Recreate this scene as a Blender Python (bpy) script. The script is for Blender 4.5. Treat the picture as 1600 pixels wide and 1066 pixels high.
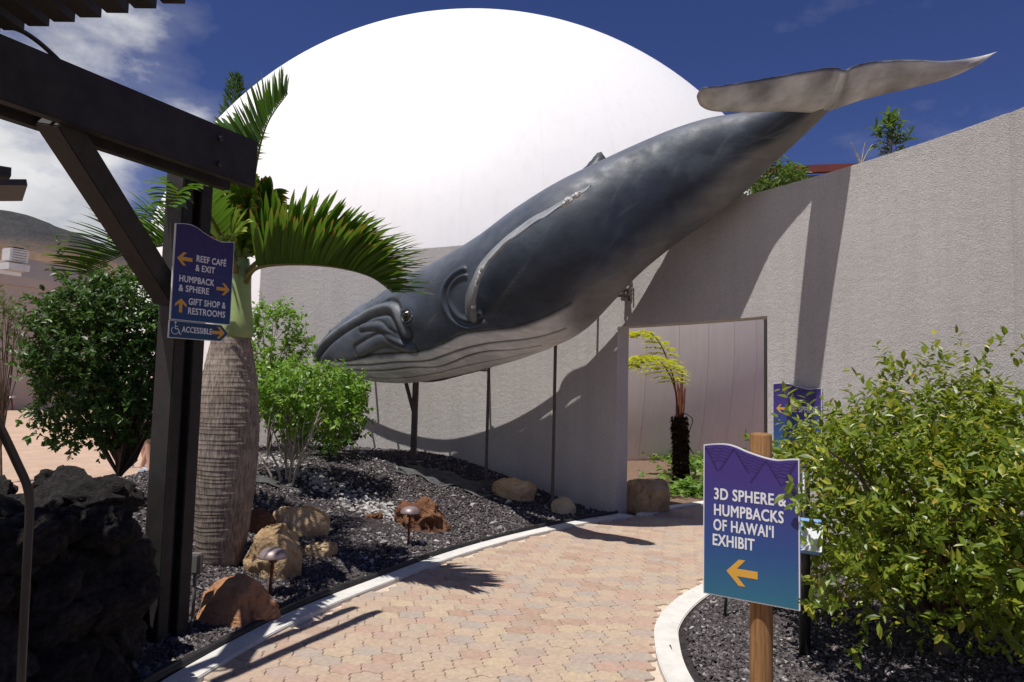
import bpy, bmesh, math, random
import numpy as np
from mathutils import Vector, Matrix, noise, Euler
random.seed(7); RNG = np.random.default_rng(7)
for o in list(bpy.data.objects): bpy.data.objects.remove(o)
SC = bpy.context.scene; COL = SC.collection
R = math.radians
# ------------------------------------------------------------------ camera
FPX = 1067.0; PITCH = R(4.05); ROLL = R(1.4); EYE = np.array([0, 0, 1.6])
_F = np.array([0, math.cos(PITCH), math.sin(PITCH)]); _R0 = np.array([1., 0, 0]); _U0 = np.array([0, -math.sin(PITCH), math.cos(PITCH)])
_r = math.cos(ROLL)*_R0 + math.sin(ROLL)*_U0; _u = -math.sin(ROLL)*_R0 + math.cos(ROLL)*_U0
cam = bpy.data.objects.new('camera', bpy.data.cameras.new('camera')); COL.objects.link(cam)
cam.matrix_world = Matrix(((_r[0], _u[0], -_F[0], 0), (_r[1], _u[1], -_F[1], 0), (_r[2], _u[2], -_F[2], 1.6), (0, 0, 0, 1)))
cam.data.sensor_width = 36; cam.data.lens = FPX/1600*36; cam.data.clip_start = .05; cam.data.clip_end = 20000
SC.camera = cam
# ------------------------------------------------------------------ sun, sky, exposure
SUN_EL = R(70); SUN_H = np.array([.66, .75])          # direction the light travels over the ground
SUN_H = SUN_H/np.linalg.norm(SUN_H)
tosun = Vector((-SUN_H[0]*math.cos(SUN_EL), -SUN_H[1]*math.cos(SUN_EL), math.sin(SUN_EL)))
sun = bpy.data.objects.new('sun', bpy.data.lights.new('sun', 'SUN')); COL.objects.link(sun)
sun.data.energy = 5.0; sun.data.angle = R(.53); sun.data.color = (1, .96, .90)
sun.rotation_euler = tosun.to_track_quat('Z', 'Y').to_euler()
W = bpy.data.worlds.new('World'); SC.world = W; W.use_nodes = True
wn = W.node_tree; wn.nodes.clear(); wl = wn.links.new
def N(tree, kind, **kw):
    n = tree.nodes.new(kind)
    for k, v in kw.items():
        if k.startswith('i_'): n.inputs[int(k[2:])].default_value = v
        else: setattr(n, k, v)
    return n
sky = N(wn, 'ShaderNodeTexSky', sky_type='NISHITA', sun_disc=False, sun_elevation=SUN_EL, sun_rotation=math.atan2(tosun.x, tosun.y),
        altitude=600, air_density=.85, dust_density=.15, ozone_density=5.0)
bg = N(wn, 'ShaderNodeBackground'); bg.inputs[1].default_value = .075
hsv = N(wn, 'ShaderNodeHueSaturation'); hsv.inputs['Saturation'].default_value = 1.12
tint = N(wn, 'ShaderNodeMix', data_type='RGBA', blend_type='MULTIPLY'); tint.inputs[0].default_value = 1; tint.inputs[7].default_value = (.90, .68, .93, 1)
wl(sky.outputs[0], hsv.inputs['Color']); wl(hsv.outputs[0], tint.inputs[6]); wl(tint.outputs[2], bg.inputs[0])
# clouds banked over the hills on the left (west) side, thinning out to clear sky overhead and to the right
tc = N(wn, 'ShaderNodeTexCoord'); mp = N(wn, 'ShaderNodeMapping'); mp.inputs['Scale'].default_value = (1, 1, 1.9); mp.inputs['Location'].default_value = (.31, .12, .05)
n1 = N(wn, 'ShaderNodeTexNoise'); n1.inputs['Scale'].default_value = 4.2; n1.inputs['Detail'].default_value = 9; n1.inputs['Roughness'].default_value = .58
wl(tc.outputs['Generated'], mp.inputs[0]); wl(mp.outputs[0], n1.inputs['Vector'])
sep = N(wn, 'ShaderNodeSeparateXYZ'); wl(tc.outputs['Generated'], sep.inputs[0])
mx = N(wn, 'ShaderNodeMapRange'); wl(sep.outputs[0], mx.inputs[0])
for i, v in zip((1, 2, 3, 4), (-.36, -.52, 0., .34)): mx.inputs[i].default_value = v
mz = N(wn, 'ShaderNodeMapRange'); wl(sep.outputs[2], mz.inputs[0])
for i, v in zip((1, 2, 3, 4), (.40, .75, 0., .42)): mz.inputs[i].default_value = v
ad = N(wn, 'ShaderNodeMath', operation='ADD'); wl(n1.outputs[0], ad.inputs[0]); wl(mx.outputs[0], ad.inputs[1])
sb = N(wn, 'ShaderNodeMath', operation='SUBTRACT'); wl(ad.outputs[0], sb.inputs[0]); wl(mz.outputs[0], sb.inputs[1])
cr = N(wn, 'ShaderNodeValToRGB'); wl(sb.outputs[0], cr.inputs[0])
cr.color_ramp.elements[0].position = .52; cr.color_ramp.elements[1].position = .84
_e = cr.color_ramp.elements.new(.67); _e.color = (.12, .12, .12, 1)
n2 = N(wn, 'ShaderNodeTexNoise'); n2.inputs['Scale'].default_value = 7; n2.inputs['Detail'].default_value = 6; wl(mp.outputs[0], n2.inputs['Vector'])
cc = N(wn, 'ShaderNodeValToRGB'); wl(n2.outputs[0], cc.inputs[0])
cc.color_ramp.elements[0].position = .35; cc.color_ramp.elements[0].color = (.55, .57, .62, 1)
cc.color_ramp.elements[1].position = .62; cc.color_ramp.elements[1].color = (.95, .95, .97, 1)
bg2 = N(wn, 'ShaderNodeBackground'); bg2.inputs[1].default_value = .85; wl(cc.outputs[0], bg2.inputs[0])
ms = N(wn, 'ShaderNodeMixShader'); wl(cr.outputs[0], ms.inputs[0]); wl(bg.outputs[0], ms.inputs[1]); wl(bg2.outputs[0], ms.inputs[2])
wo = N(wn, 'ShaderNodeOutputWorld'); wl(ms.outputs[0], wo.inputs[0])
SC.view_settings.view_transform = 'Standard'; SC.view_settings.look = 'None'; SC.view_settings.exposure = 0.0; SC.view_settings.gamma = 1
SC.view_settings.use_curve_mapping = False
# ------------------------------------------------------------------ helpers
def ray(x, y): return _F + _r*(x-800)/FPX + _u*(533-y)/FPX
def at(x, y, Y):            # point seen at photo pixel (x, y) standing Y metres away
    v = ray(x, y); return EYE + v*(Y/v[1])
def onz(x, y, z=0.):        # point seen at photo pixel (x, y) on the level z
    v = ray(x, y); return EYE + v*((z-1.6)/v[2])
def tag(o, label=None, cat=None, group=None, kind=None):
    if label: o['label'] = label
    if cat: o['category'] = cat
    if group: o['group'] = group
    if kind: o['kind'] = kind
    return o
def thing(name, label, cat, loc=(0, 0, 0), rz=0, group=None):
    o = bpy.data.objects.new(name, None); COL.objects.link(o); o.location = loc; o.rotation_euler = (0, 0, rz)
    o.empty_display_size = .1
    return tag(o, label, cat, group)
def link(name, me, parent=None, loc=(0, 0, 0), rot=(0, 0, 0), world=False):
    o = bpy.data.objects.new(name, me); COL.objects.link(o)
    if parent is not None:
        o.parent = parent
        if world: o.matrix_parent_inverse = wm(parent).inverted()
    o.location = loc; o.rotation_euler = rot
    return o
def wm(o):
    m = Matrix.LocRotScale(o.location, o.rotation_euler, o.scale)
    return (wm(o.parent) @ o.matrix_parent_inverse @ m) if o.parent else m
class MB:
    """collects shapes for ONE mesh object"""
    def __init__(s): s.v = []; s.f = []
    def add(s, v, f):
        b = len(s.v); s.v += [tuple(map(float, p)) for p in v]; s.f += [tuple(b+i for i in q) for q in f]; return s
    def box(s, c, size, M=None):
        x, y, z = [k/2 for k in size]
        vs = [Vector((a*x, b*y, d*z)) for a in (-1, 1) for b in (-1, 1) for d in (-1, 1)]
        if M is not None: vs = [M @ p for p in vs]
        vs = [p+Vector(c) for p in vs]
        return s.add(vs, [(0, 1, 3, 2), (4, 6, 7, 5), (0, 4, 5, 1), (2, 3, 7, 6), (0, 2, 6, 4), (1, 5, 7, 3)])
    def bar(s, a, b, w, h, up=(0, 0, 1)):
        a = Vector(a); b = Vector(b); t = (b-a).normalized(); side = t.cross(Vector(up)).normalized(); n = side.cross(t)
        vs = [p + side*(i*w/2) + n*(j*h/2) for p in (a, b) for i, j in ((-1, -1), (1, -1), (1, 1), (-1, 1))]
        return s.add(vs, [(3, 2, 1, 0), (4, 5, 6, 7), (0, 1, 5, 4), (1, 2, 6, 5), (2, 3, 7, 6), (3, 0, 4, 7)])
    def tube(s, pts, rad, n=8, caps=True):
        pts = [Vector(p) for p in pts]
        if not hasattr(rad, '__len__'): rad = [rad]*len(pts)
        t0 = (pts[1]-pts[0]).normalized(); a = t0.orthogonal().normalized(); vs = []
        for i, p in enumerate(pts):
            t = (pts[min(i+1, len(pts)-1)]-pts[max(i-1, 0)])
            t = t.normalized() if t.length > 1e-9 else t0
            a = (a - t*a.dot(t)).normalized(); b = t.cross(a)
            vs += [p + (a*math.cos(2*math.pi*k/n) + b*math.sin(2*math.pi*k/n))*rad[i] for k in range(n)]
        fs = [(i*n+k, i*n+(k+1) % n, (i+1)*n+(k+1) % n, (i+1)*n+k) for i in range(len(pts)-1) for k in range(n)]
        if caps: fs += [tuple(range(n-1, -1, -1)), tuple((len(pts)-1)*n+k for k in range(n))]
        return s.add(vs, fs)
    def lathe(s, prof, n=24, c=(0, 0, 0), lean=(0, 0)):
        vs = []; h0 = prof[0][1]
        for r_, z in prof:
            vs += [(c[0]+lean[0]*(z-h0)+r_*math.cos(2*math.pi*k/n), c[1]+lean[1]*(z-h0)+r_*math.sin(2*math.pi*k/n), c[2]+z) for k in range(n)]
        fs = [(i*n+k, i*n+(k+1) % n, (i+1)*n+(k+1) % n, (i+1)*n+k) for i in range(len(prof)-1) for k in range(n)]
        fs += [tuple(range(n-1, -1, -1)), tuple((len(prof)-1)*n+k for k in range(n))]
        return s.add(vs, fs)
    def prism(s, poly, y0, y1):     # outline in (x, z), extruded along y
        n = len(poly)
        vs = [(x, y0, z) for x, z in poly] + [(x, y1, z) for x, z in poly]
        return s.add(vs, [tuple(range(n)), tuple(range(2*n-1, n-1, -1))] + [(k, k+n, (k+1) % n+n, (k+1) % n) for k in range(n)])
    def mesh(s, name, m, smooth=False, bevel=0):
        me = bpy.data.meshes.new(name); me.from_pydata(s.v, [], s.f)
        bm = bmesh.new(); bm.from_mesh(me)
        if bevel:
            bmesh.ops.bevel(bm, geom=[e for e in bm.edges if len(e.link_faces) == 2 and e.calc_face_angle(0) > .6], offset=bevel, segments=2, affect='EDGES', clamp_overlap=True)
        bmesh.ops.recalc_face_normals(bm, faces=bm.faces); bm.to_mesh(me); bm.free()
        if m: me.materials.append(m)
        if smooth: me.polygons.foreach_set('use_smooth', [True]*len(me.polygons))
        return me
    def build(s, name, m, parent=None, smooth=False, bevel=0, world=False):
        return link(name, s.mesh(name, m, smooth, bevel), parent, world=world)
def npmesh(name, v, f, m, smooth=False):
    me = bpy.data.meshes.new(name); v = np.asarray(v, np.float32); f = np.asarray(f, np.int32)
    k = f.shape[1]; me.vertices.add(len(v)); me.vertices.foreach_set('co', v.ravel())
    me.loops.add(f.size); me.loops.foreach_set('vertex_index', f.ravel())
    me.polygons.add(len(f)); me.polygons.foreach_set('loop_start', np.arange(0, f.size, k, dtype=np.int32)); me.polygons.foreach_set('loop_total', np.full(len(f), k, np.int32))
    me.polygons.foreach_set('use_smooth', np.full(len(f), smooth, bool)); me.update(calc_edges=True); me.validate()
    if m: me.materials.append(m)
    return me
def smooth_line(pts, n=12):
    P = np.array(pts, float); out = []
    for i in range(len(P)-1):
        p0 = P[max(i-1, 0)]; p1 = P[i]; p2 = P[i+1]; p3 = P[min(i+2, len(P)-1)]
        for k in range(n):
            t = k/n; out.append(.5*((2*p1)+(-p0+p2)*t+(2*p0-5*p1+4*p2-p3)*t*t+(-p0+3*p1-3*p2+p3)*t**3))
    out.append(P[-1]); return np.array(out)
def inpoly(x, y, poly):
    x = np.asarray(x); y = np.asarray(y); r = np.zeros(x.shape, bool); n = len(poly); j = n-1
    for i in range(n):
        xi, yi = poly[i][:2]; xj, yj = poly[j][:2]
        r ^= ((yi > y) != (yj > y)) & (x < (xj-xi)*(y-yi)/(yj-yi+1e-12)+xi); j = i
    return r
def dline(x, y, L):     # distance to a polyline
    x = np.asarray(x, float); d = np.full(x.shape, 1e9)
    for a, b in zip(L[:-1], L[1:]):
        ab = b[:2]-a[:2]; t = np.clip(((x-a[0])*ab[0]+(y-a[1])*ab[1])/(ab@ab), 0, 1)
        d = np.minimum(d, np.hypot(x-a[0]-t*ab[0], y-a[1]-t*ab[1]))
    return d
# ------------------------------------------------------------------ materials
def newmat(name):
    m = bpy.data.materials.new(name); m.use_nodes = True; t = m.node_tree; t.nodes.clear()
    b = N(t, 'ShaderNodeBsdfPrincipled'); o = N(t, 'ShaderNodeOutputMaterial'); t.links.new(b.outputs[0], o.inputs[0]); return m, t, b, o
def ramp(t, src, stops):
    r = N(t, 'ShaderNodeValToRGB'); e = r.color_ramp.elements
    while len(e) < len(stops): e.new(.5)
    for k, (p, c) in zip(e, stops): k.position = p; k.color = (*c, 1)
    t.links.new(src, r.inputs[0]); return r.outputs[0]
def texnoise(t, vec, scale, detail=5, rough=.55):
    n = N(t, 'ShaderNodeTexNoise'); n.inputs['Scale'].default_value = scale; n.inputs['Detail'].default_value = detail; n.inputs['Roughness'].default_value = rough
    if vec is not None: t.links.new(vec, n.inputs['Vector'])
    return n.outputs[0]
def bump(t, b, h, strength, dist, prev=None):
    n = N(t, 'ShaderNodeBump'); n.inputs['Strength'].default_value = strength; n.inputs['Distance'].default_value = dist
    t.links.new(h, n.inputs['Height'])
    if prev is not None: t.links.new(prev, n.inputs['Normal'])
    t.links.new(n.outputs[0], b.inputs['Normal']); return n.outputs[0]
def mixc(t, fac, a, b, mode='MIX'):
    n = N(t, 'ShaderNodeMix', data_type='RGBA', blend_type=mode)
    for s, k in ((fac, 0), (a, 6), (b, 7)):
        if hasattr(s, 'links'): t.links.new(s, n.inputs[k])
        else: n.inputs[k].default_value = s if k == 0 else (*s, 1)
    return n.outputs[2]
def pmat(name, c1, c2, scale=8, rough=.8, bs=60, bstr=.3, bd=.01, spec=.3, metal=0, spots=None, rand=0, coat=0):
    """two tones of one colour in blotches, with a fine bump"""
    m, t, b, o = newmat(name); tcn = N(t, 'ShaderNodeTexCoord').outputs['Object']
    c = ramp(t, texnoise(t, tcn, scale, 7, .62), [(.32, c1), (.68, c2)])
    if spots: c = mixc(t, ramp(t, texnoise(t, tcn, spots[1], 4), [(spots[2], (0, 0, 0)), (spots[2]+.08, (1, 1, 1))]), c, spots[0])
    if rand:
        oi = N(t, 'ShaderNodeObjectInfo'); mr = N(t, 'ShaderNodeMapRange'); t.links.new(oi.outputs['Random'], mr.inputs[0]); mr.inputs[3].default_value = 1-rand; mr.inputs[4].default_value = 1+rand
        v = N(t, 'ShaderNodeHueSaturation'); t.links.new(mr.outputs[0], v.inputs['Value']); t.links.new(c, v.inputs['Color']); c = v.outputs[0]
    t.links.new(c, b.inputs['Base Color']); b.inputs['Roughness'].default_value = rough; b.inputs['Specular IOR Level'].default_value = spec; b.inputs['Metallic'].default_value = metal
    b.inputs['Coat Weight'].default_value = coat
    if bstr: bump(t, b, texnoise(t, tcn, bs, 6, .65), bstr, bd)
    return m
def island_rand(t):
    g = N(t, 'ShaderNodeNewGeometry'); oi = N(t, 'ShaderNodeObjectInfo'); a = N(t, 'ShaderNodeMath', operation='ADD'); f_ = N(t, 'ShaderNodeMath', operation='FRACT')
    t.links.new(g.outputs['Random Per Island'], a.inputs[0]); t.links.new(oi.outputs['Random'], a.inputs[1]); t.links.new(a.outputs[0], f_.inputs[0]); return f_.outputs[0]
def leafmat(name, stops, rough=.38, trans=.35, tcol=(.25, .42, .04), spec=.5):
    m, t, b, o = newmat(name); c = ramp(t, island_rand(t), stops)
    t.links.new(c, b.inputs['Base Color']); b.inputs['Roughness'].default_value = rough; b.inputs['Specular IOR Level'].default_value = spec
    tr = N(t, 'ShaderNodeBsdfTranslucent'); mc = mixc(t, .55, c, tcol); t.links.new(mc, tr.inputs[0])
    ms_ = N(t, 'ShaderNodeMixShader'); ms_.inputs[0].default_value = trans
    t.links.new(b.outputs[0], ms_.inputs[1]); t.links.new(tr.outputs[0], ms_.inputs[2]); t.links.new(ms_.outputs[0], o.inputs[0]); return m
def randmat(name, stops, rough=.85, spec=.25, bs=90, bstr=.5, bd=.006, mott=.25):
    """colour picked per piece"""
    m, t, b, o = newmat(name); tcn = N(t, 'ShaderNodeTexCoord').outputs['Object']
    c = ramp(t, island_rand(t), stops)
    gp = N(t, 'ShaderNodeNewGeometry').outputs['Position']
    k = ramp(t, texnoise(t, gp, 38, 6, .7), [(.3, (1-mott,)*3), (.7, (1+mott*.6,)*3)])
    c = mixc(t, 1., c, k, 'MULTIPLY'); t.links.new(c, b.inputs['Base Color']); b.inputs['Roughness'].default_value = rough; b.inputs['Specular IOR Level'].default_value = spec
    bump(t, b, texnoise(t, gp, bs, 5, .65), bstr, bd); return m
M = {}
def stucco():
    m, t, b, o = newmat('stucco'); g = N(t, 'ShaderNodeNewGeometry').outputs['Position']
    base = ramp(t, texnoise(t, g, 1.1, 8, .6), [(.3, (.525, .50, .485)), (.7, (.595, .57, .552))])
    mps = N(t, 'ShaderNodeMapping'); mps.inputs['Scale'].default_value = (5, 5, .35); t.links.new(g, mps.inputs[0])
    st = ramp(t, texnoise(t, mps.outputs[0], 1.6, 6, .6), [(.33, (.91, .90, .895)), (.6, (1, 1, 1))])
    c = mixc(t, .7, base, st, 'MULTIPLY')
    fine = texnoise(t, g, 55, 5, .7); c = mixc(t, .35, c, ramp(t, fine, [(.35, (.55, .53, .53)), (.62, (1.12, 1.12, 1.12))]), 'MULTIPLY')
    t.links.new(c, b.inputs['Base Color']); b.inputs['Roughness'].default_value = .92; b.inputs['Specular IOR Level'].default_value = .15
    p = bump(t, b, texnoise(t, g, 105, 3, .6), .8, .016)
    bump(t, b, texnoise(t, g, 14, 5, .6), .3, .03, p); return m
M['stucco'] = stucco()
def dome():
    m, t, b, o = newmat('dome_white'); tcn = N(t, 'ShaderNodeTexCoord').outputs['Object']
    s = N(t, 'ShaderNodeSeparateXYZ'); t.links.new(tcn, s.inputs[0])
    a = N(t, 'ShaderNodeMath', operation='ARCTAN2'); t.links.new(s.outputs[1], a.inputs[0]); t.links.new(s.outputs[0], a.inputs[1])
    fr = N(t, 'ShaderNodeMath', operation='MULTIPLY'); t.links.new(a.outputs[0], fr.inputs[0]); fr.inputs[1].default_value = 40/(2*math.pi)
    fc = N(t, 'ShaderNodeMath', operation='FRACT'); t.links.new(fr.outputs[0], fc.inputs[0])
    seam = ramp(t, fc.outputs[0], [(0, (.90, .90, .90)), (.012, (1, 1, 1))])
    mps = N(t, 'ShaderNodeMapping'); mps.inputs['Scale'].default_value = (2.2, 2.2, .12); t.links.new(tcn, mps.inputs[0])
    streak = ramp(t, texnoise(t, mps.outputs[0], 2.5, 7, .7), [(.34, (.93, .92, .91)), (.5, (1, 1, 1))])
    c = mixc(t, 1., (.90, .895, .89), seam, 'MULTIPLY'); c = mixc(t, .5, c, streak, 'MULTIPLY')
    t.links.new(c, b.inputs['Base Color']); b.inputs['Roughness'].default_value = .45; b.inputs['Specular IOR Level'].default_value = .4
    bump(t, b, texnoise(t, tcn, 1.2, 3), .15, .05); return m
M['dome'] = dome()
M['concrete'] = pmat('kerb_concrete', (.56, .54, .51), (.68, .66, .62), 9, .85, 120, .35, .004, .2, spots=((.40, .38, .35), 26, .66))
M['pathbase'] = pmat('sand_joint', (.52, .43, .34), (.62, .52, .42), 20, .95, 150, .4, .004, .1)
M['paver'] = randmat('paver', [(0, (.44, .315, .24)), (.22, (.47, .36, .265)), (.40, (.43, .335, .265)), (.55, (.49, .38, .265)), (.70, (.385, .325, .28)), (.80, (.45, .31, .245)), (.93, (.39, .27, .20)), (1, (.40, .335, .28))], .8, .25, 130, .45, .004, .22)
M['soil'] = pmat('cinder_soil', (.035, .03, .031), (.085, .075, .076), 30, .95, 60, 1., .03, .1)
M['gravel'] = randmat('cinder_gravel', [(0, (.055, .046, .047)), (.55, (.105, .091, .093)), (.82, (.16, .14, .14)), (.93, (.21, .19, .19)), (.985, (.36, .34, .33)), (1, (.48, .45, .43))], .97, .08, 120, .4, .004, .35)
M['pebble'] = randmat('river_pebble', [(0, (.22, .21, .20)), (.5, (.36, .34, .33)), (1, (.5, .48, .46))], .8, .3, 60, .2, .003, .2)
M['soilbrown'] = pmat('garden_soil', (.14, .09, .065), (.25, .17, .12), 18, .95, 50, .8, .02, .1)
M['fabric'] = pmat('weed_cloth', (.05, .05, .052), (.11, .11, .11), 12, .8, 200, .3, .003, .2)
M['blackplastic'] = pmat('black_plastic', (.012, .012, .012), (.03, .028, .027), 14, .5, 80, .1, .002, .4)
M['darkwood'] = pmat('dark_stained_wood', (.017, .0145, .0145), (.033, .028, .027), 9, .62, 60, .25, .003, .35)
M['steelbrown'] = pmat('painted_steel', (.075, .058, .052), (.11, .088, .08), 12, .6, 60, .1, .002, .3)
def timber(name, c1, c2, c3, sc, rough):
    m, t, b, o = newmat(name); tcn = N(t, 'ShaderNodeTexCoord').outputs['Object']
    mps = N(t, 'ShaderNodeMapping'); mps.inputs['Scale'].default_value = (1, 1, .06); t.links.new(tcn, mps.inputs[0]); g_ = texnoise(t, mps.outputs[0], sc, 8, .7)
    c = ramp(t, g_, [(.30, c1), (.46, c2), (.66, c3)]); kn = ramp(t, texnoise(t, tcn, 7, 3), [(.62, (1, 1, 1)), (.72, (.45, .40, .36))]); c = mixc(t, 1., c, kn, 'MULTIPLY')
    t.links.new(c, b.inputs['Base Color']); b.inputs['Roughness'].default_value = rough; b.inputs['Specular IOR Level'].default_value = .25; bump(t, b, g_, .7, .008); return m
M['pole'] = timber('round_timber', (.11, .05, .02), (.25, .125, .05), (.36, .20, .085), 60, .7)
M['lava'] = pmat('lava_rock', (.014, .012, .012), (.085, .073, .072), 6, .9, 22, 1., .09, .25, rand=.25)
M['rust'] = pmat('rusty_iron', (.10, .035, .022), (.20, .075, .045), 15, .85, 80, .4, .004, .2)
M['capmetal'] = pmat('weathered_copper', (.20, .15, .15), (.32, .25, .25), 14, .45, 60, .1, .002, .5, metal=.35)
M['blackmetal'] = pmat('black_metal', (.012, .012, .013), (.022, .022, .024), 12, .38, 60, .05, .001, .5)
M['bark'] = pmat('bark', (.10, .07, .05), (.20, .15, .11), 14, .9, 50, .6, .01, .15)
M['palebark'] = pmat('pale_bark', (.30, .26, .21), (.46, .41, .34), 16, .85, 60, .4, .006, .2)
M['fibre'] = pmat('fern_trunk_fibre', (.018, .012, .008), (.06, .038, .022), 30, .95, 50, 1., .04, .1)
M['building'] = pmat('beige_render', (.36, .31, .28), (.44, .385, .35), .5, .9, 12, .2, .01, .15)
M['acunit'] = pmat('galvanised', (.45, .46, .47), (.6, .6, .6), 3, .5, 20, .1, .005, .4)
M['redroof'] = pmat('red_roof', (.13, .03, .025), (.18, .045, .035), 3, .7, 20, .1, .01, .3)
M['darkfascia'] = pmat('dark_fascia', (.03, .026, .026), (.05, .045, .043), 3, .7, 20, .1, .01, .3)
def hillmat():
    m, t, b, o = newmat('dry_hillside'); g = N(t, 'ShaderNodeNewGeometry').outputs['Position']
    s = N(t, 'ShaderNodeSeparateXYZ'); t.links.new(g, s.inputs[0])
    nz = texnoise(t, g, .004, 8, .65)
    c1 = ramp(t, nz, [(.35, (.21, .135, .09)), (.5, (.27, .175, .115)), (.66, (.16, .12, .075))])
    c2 = ramp(t, nz, [(.35, (.06, .062, .066)), (.65, (.10, .096, .095))])
    mr = N(t, 'ShaderNodeMapRange'); ad_ = N(t, 'ShaderNodeMath', operation='MULTIPLY_ADD'); t.links.new(nz, ad_.inputs[0]); ad_.inputs[1].default_value = 260; t.links.new(s.outputs[2], ad_.inputs[2])
    t.links.new(ad_.outputs[0], mr.inputs[0]); mr.inputs[1].default_value = 540; mr.inputs[2].default_value = 660
    t.links.new(mixc(t, mr.outputs[0], c1, c2), b.inputs['Base Color']); b.inputs['Roughness'].default_value = 1; b.inputs['Specular IOR Level'].default_value = .05
    bump(t, b, texnoise(t, g, .02, 8, .7), 1., 30); return m
M['hill'] = hillmat()
def plaza():
    m, t, b, o = newmat('plaza_pavers'); g = N(t, 'ShaderNodeNewGeometry').outputs['Position']
    br = N(t, 'ShaderNodeTexBrick'); t.links.new(g, br.inputs['Vector']); br.inputs['Scale'].default_value = 5
    br.inputs['Color1'].default_value = (.50, .33, .23, 1); br.inputs['Color2'].default_value = (.40, .29, .22, 1); br.inputs['Mortar'].default_value = (.36, .28, .21, 1); br.inputs['Mortar Size'].default_value = .012
    c = mixc(t, 1., br.outputs[0], ramp(t, texnoise(t, g, 1.7, 6), [(.3, (.85,)*3), (.7, (1.1,)*3)]), 'MULTIPLY')
    t.links.new(c, b.inputs['Base Color']); b.inputs['Roughness'].default_value = .85; return m
M['plaza'] = plaza()
M['ground'] = pmat('dry_ground', (.22, .17, .12), (.32, .25, .18), .05, .95, 3, .2, .05, .1)
def rockmat(name, c1, c2, c3, sc=3.):
    m, t, b, o = newmat(name); tcn = N(t, 'ShaderNodeTexCoord').outputs['Object']
    n_ = texnoise(t, tcn, sc, 9, .68)
    c = ramp(t, n_, [(.30, c1), (.5, c2), (.68, c3)])
    vein = ramp(t, texnoise(t, tcn, sc*2.7, 8, .75), [(.56, (1, 1, 1)), (.66, (.55, .42, .34))])
    c = mixc(t, .75, c, vein, 'MULTIPLY'); t.links.new(c, b.inputs['Base Color']); b.inputs['Roughness'].default_value = .85; b.inputs['Specular IOR Level'].default_value = .2
    p = bump(t, b, texnoise(t, tcn, sc*9, 8, .75), .8, .02); bump(t, b, texnoise(t, tcn, sc*2.2, 5, .6), .6, .06, p); return m
M['rock_tan'] = rockmat('rock_tan', (.46, .29, .14), (.60, .42, .23), (.68, .53, .34))
M['rock_orange'] = rockmat('rock_orange', (.34, .155, .075), (.48, .25, .13), (.58, .37, .22), 4)
M['rock_brown'] = rockmat('rock_brown', (.30, .19, .10), (.46, .32, .18), (.58, .44, .28))
M['rock_red'] = rockmat('rock_red', (.085, .042, .025), (.19, .085, .045), (.31, .165, .09), 5)
M['rock_pale'] = rockmat('rock_pale', (.46, .34, .19), (.58, .47, .30), (.66, .56, .40))
M['leaf_shrub'] = leafmat('leaf_shrub', [(0, (.06, .11, .012)), (.35, (.13, .20, .02)), (.70, (.22, .29, .028)), (.93, (.36, .37, .045)), (.97, (.50, .45, .06)), (1, (.42, .26, .05))], .38, .40, (.44, .52, .03))
M['leaf_lime'] = leafmat('leaf_lime', [(0, (.09, .19, .02)), (.5, (.17, .32, .035)), (1, (.28, .42, .06))], .42, .4, (.36, .6, .06))
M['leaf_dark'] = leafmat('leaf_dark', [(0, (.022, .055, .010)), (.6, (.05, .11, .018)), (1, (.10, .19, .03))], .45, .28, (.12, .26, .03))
M['leaf_wall'] = leafmat('leaf_wall', [(0, (.05, .09, .02)), (.6, (.10, .17, .03)), (1, (.2, .26, .06))], .4, .35)
M['leaf_fern'] = leafmat('leaf_fern', [(0, (.30, .36, .02)), (.5, (.45, .48, .03)), (1, (.58, .56, .06))], .5, .5, (.7, .7, .05))
M['leaf_ground'] = leafmat('leaf_ground', [(0, (.08, .16, .02)), (.6, (.15, .27, .04)), (1, (.26, .38, .07))], .5, .35)
M['leaf_grey'] = leafmat('leaf_grey', [(0, (.05, .07, .03)), (1, (.13, .14, .06))], .6, .3)
def palmleaf(name, base, mid, tip):
    """green blade with a dry tip: colour runs along the blade through the 'tipness' attribute"""
    m, t, b, o = newmat(name); a = N(t, 'ShaderNodeAttribute', attribute_name='along')
    c = ramp(t, a.outputs['Fac'], [(0, base), (.6, mid), (.84, mid), (.97, tip)])
    k = ramp(t, island_rand(t), [(0, (.6, .62, .55)), (1, (1.25, 1.2, 1.1))]); c = mixc(t, 1., c, k, 'MULTIPLY')
    t.links.new(c, b.inputs['Base Color']); b.inputs['Roughness'].default_value = .33; b.inputs['Specular IOR Level'].default_value = .5
    tr = N(t, 'ShaderNodeBsdfTranslucent'); t.links.new(mixc(t, .5, c, (.2, .36, .03)), tr.inputs[0])
    ms_ = N(t, 'ShaderNodeMixShader'); ms_.inputs[0].default_value = .28
    t.links.new(b.outputs[0], ms_.inputs[1]); t.links.new(tr.outputs[0], ms_.inputs[2]); t.links.new(ms_.outputs[0], o.inputs[0]); return m
M['palm_green'] = palmleaf('palm_leaflet_green', (.055, .13, .014), (.085, .20, .022), (.24, .22, .05))
M['palm_brown'] = palmleaf('palm_leaflet_dry_tip', (.055, .13, .014), (.095, .19, .022), (.40, .17, .045))
M['palm_pale'] = palmleaf('palm_leaflet_young', (.26, .34, .07), (.30, .38, .08), (.30, .30, .08))
M['rachis'] = pmat('frond_rachis', (.10, .10, .025), (.20, .17, .045), 10, .5, 30, .1, .002, .4)
M['crownshaft'] = pmat('crownshaft', (.20, .29, .10), (.36, .45, .19), 3, .33, 14, .1, .004, .4, spots=((.20, .15, .07), 5, .66))
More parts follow.
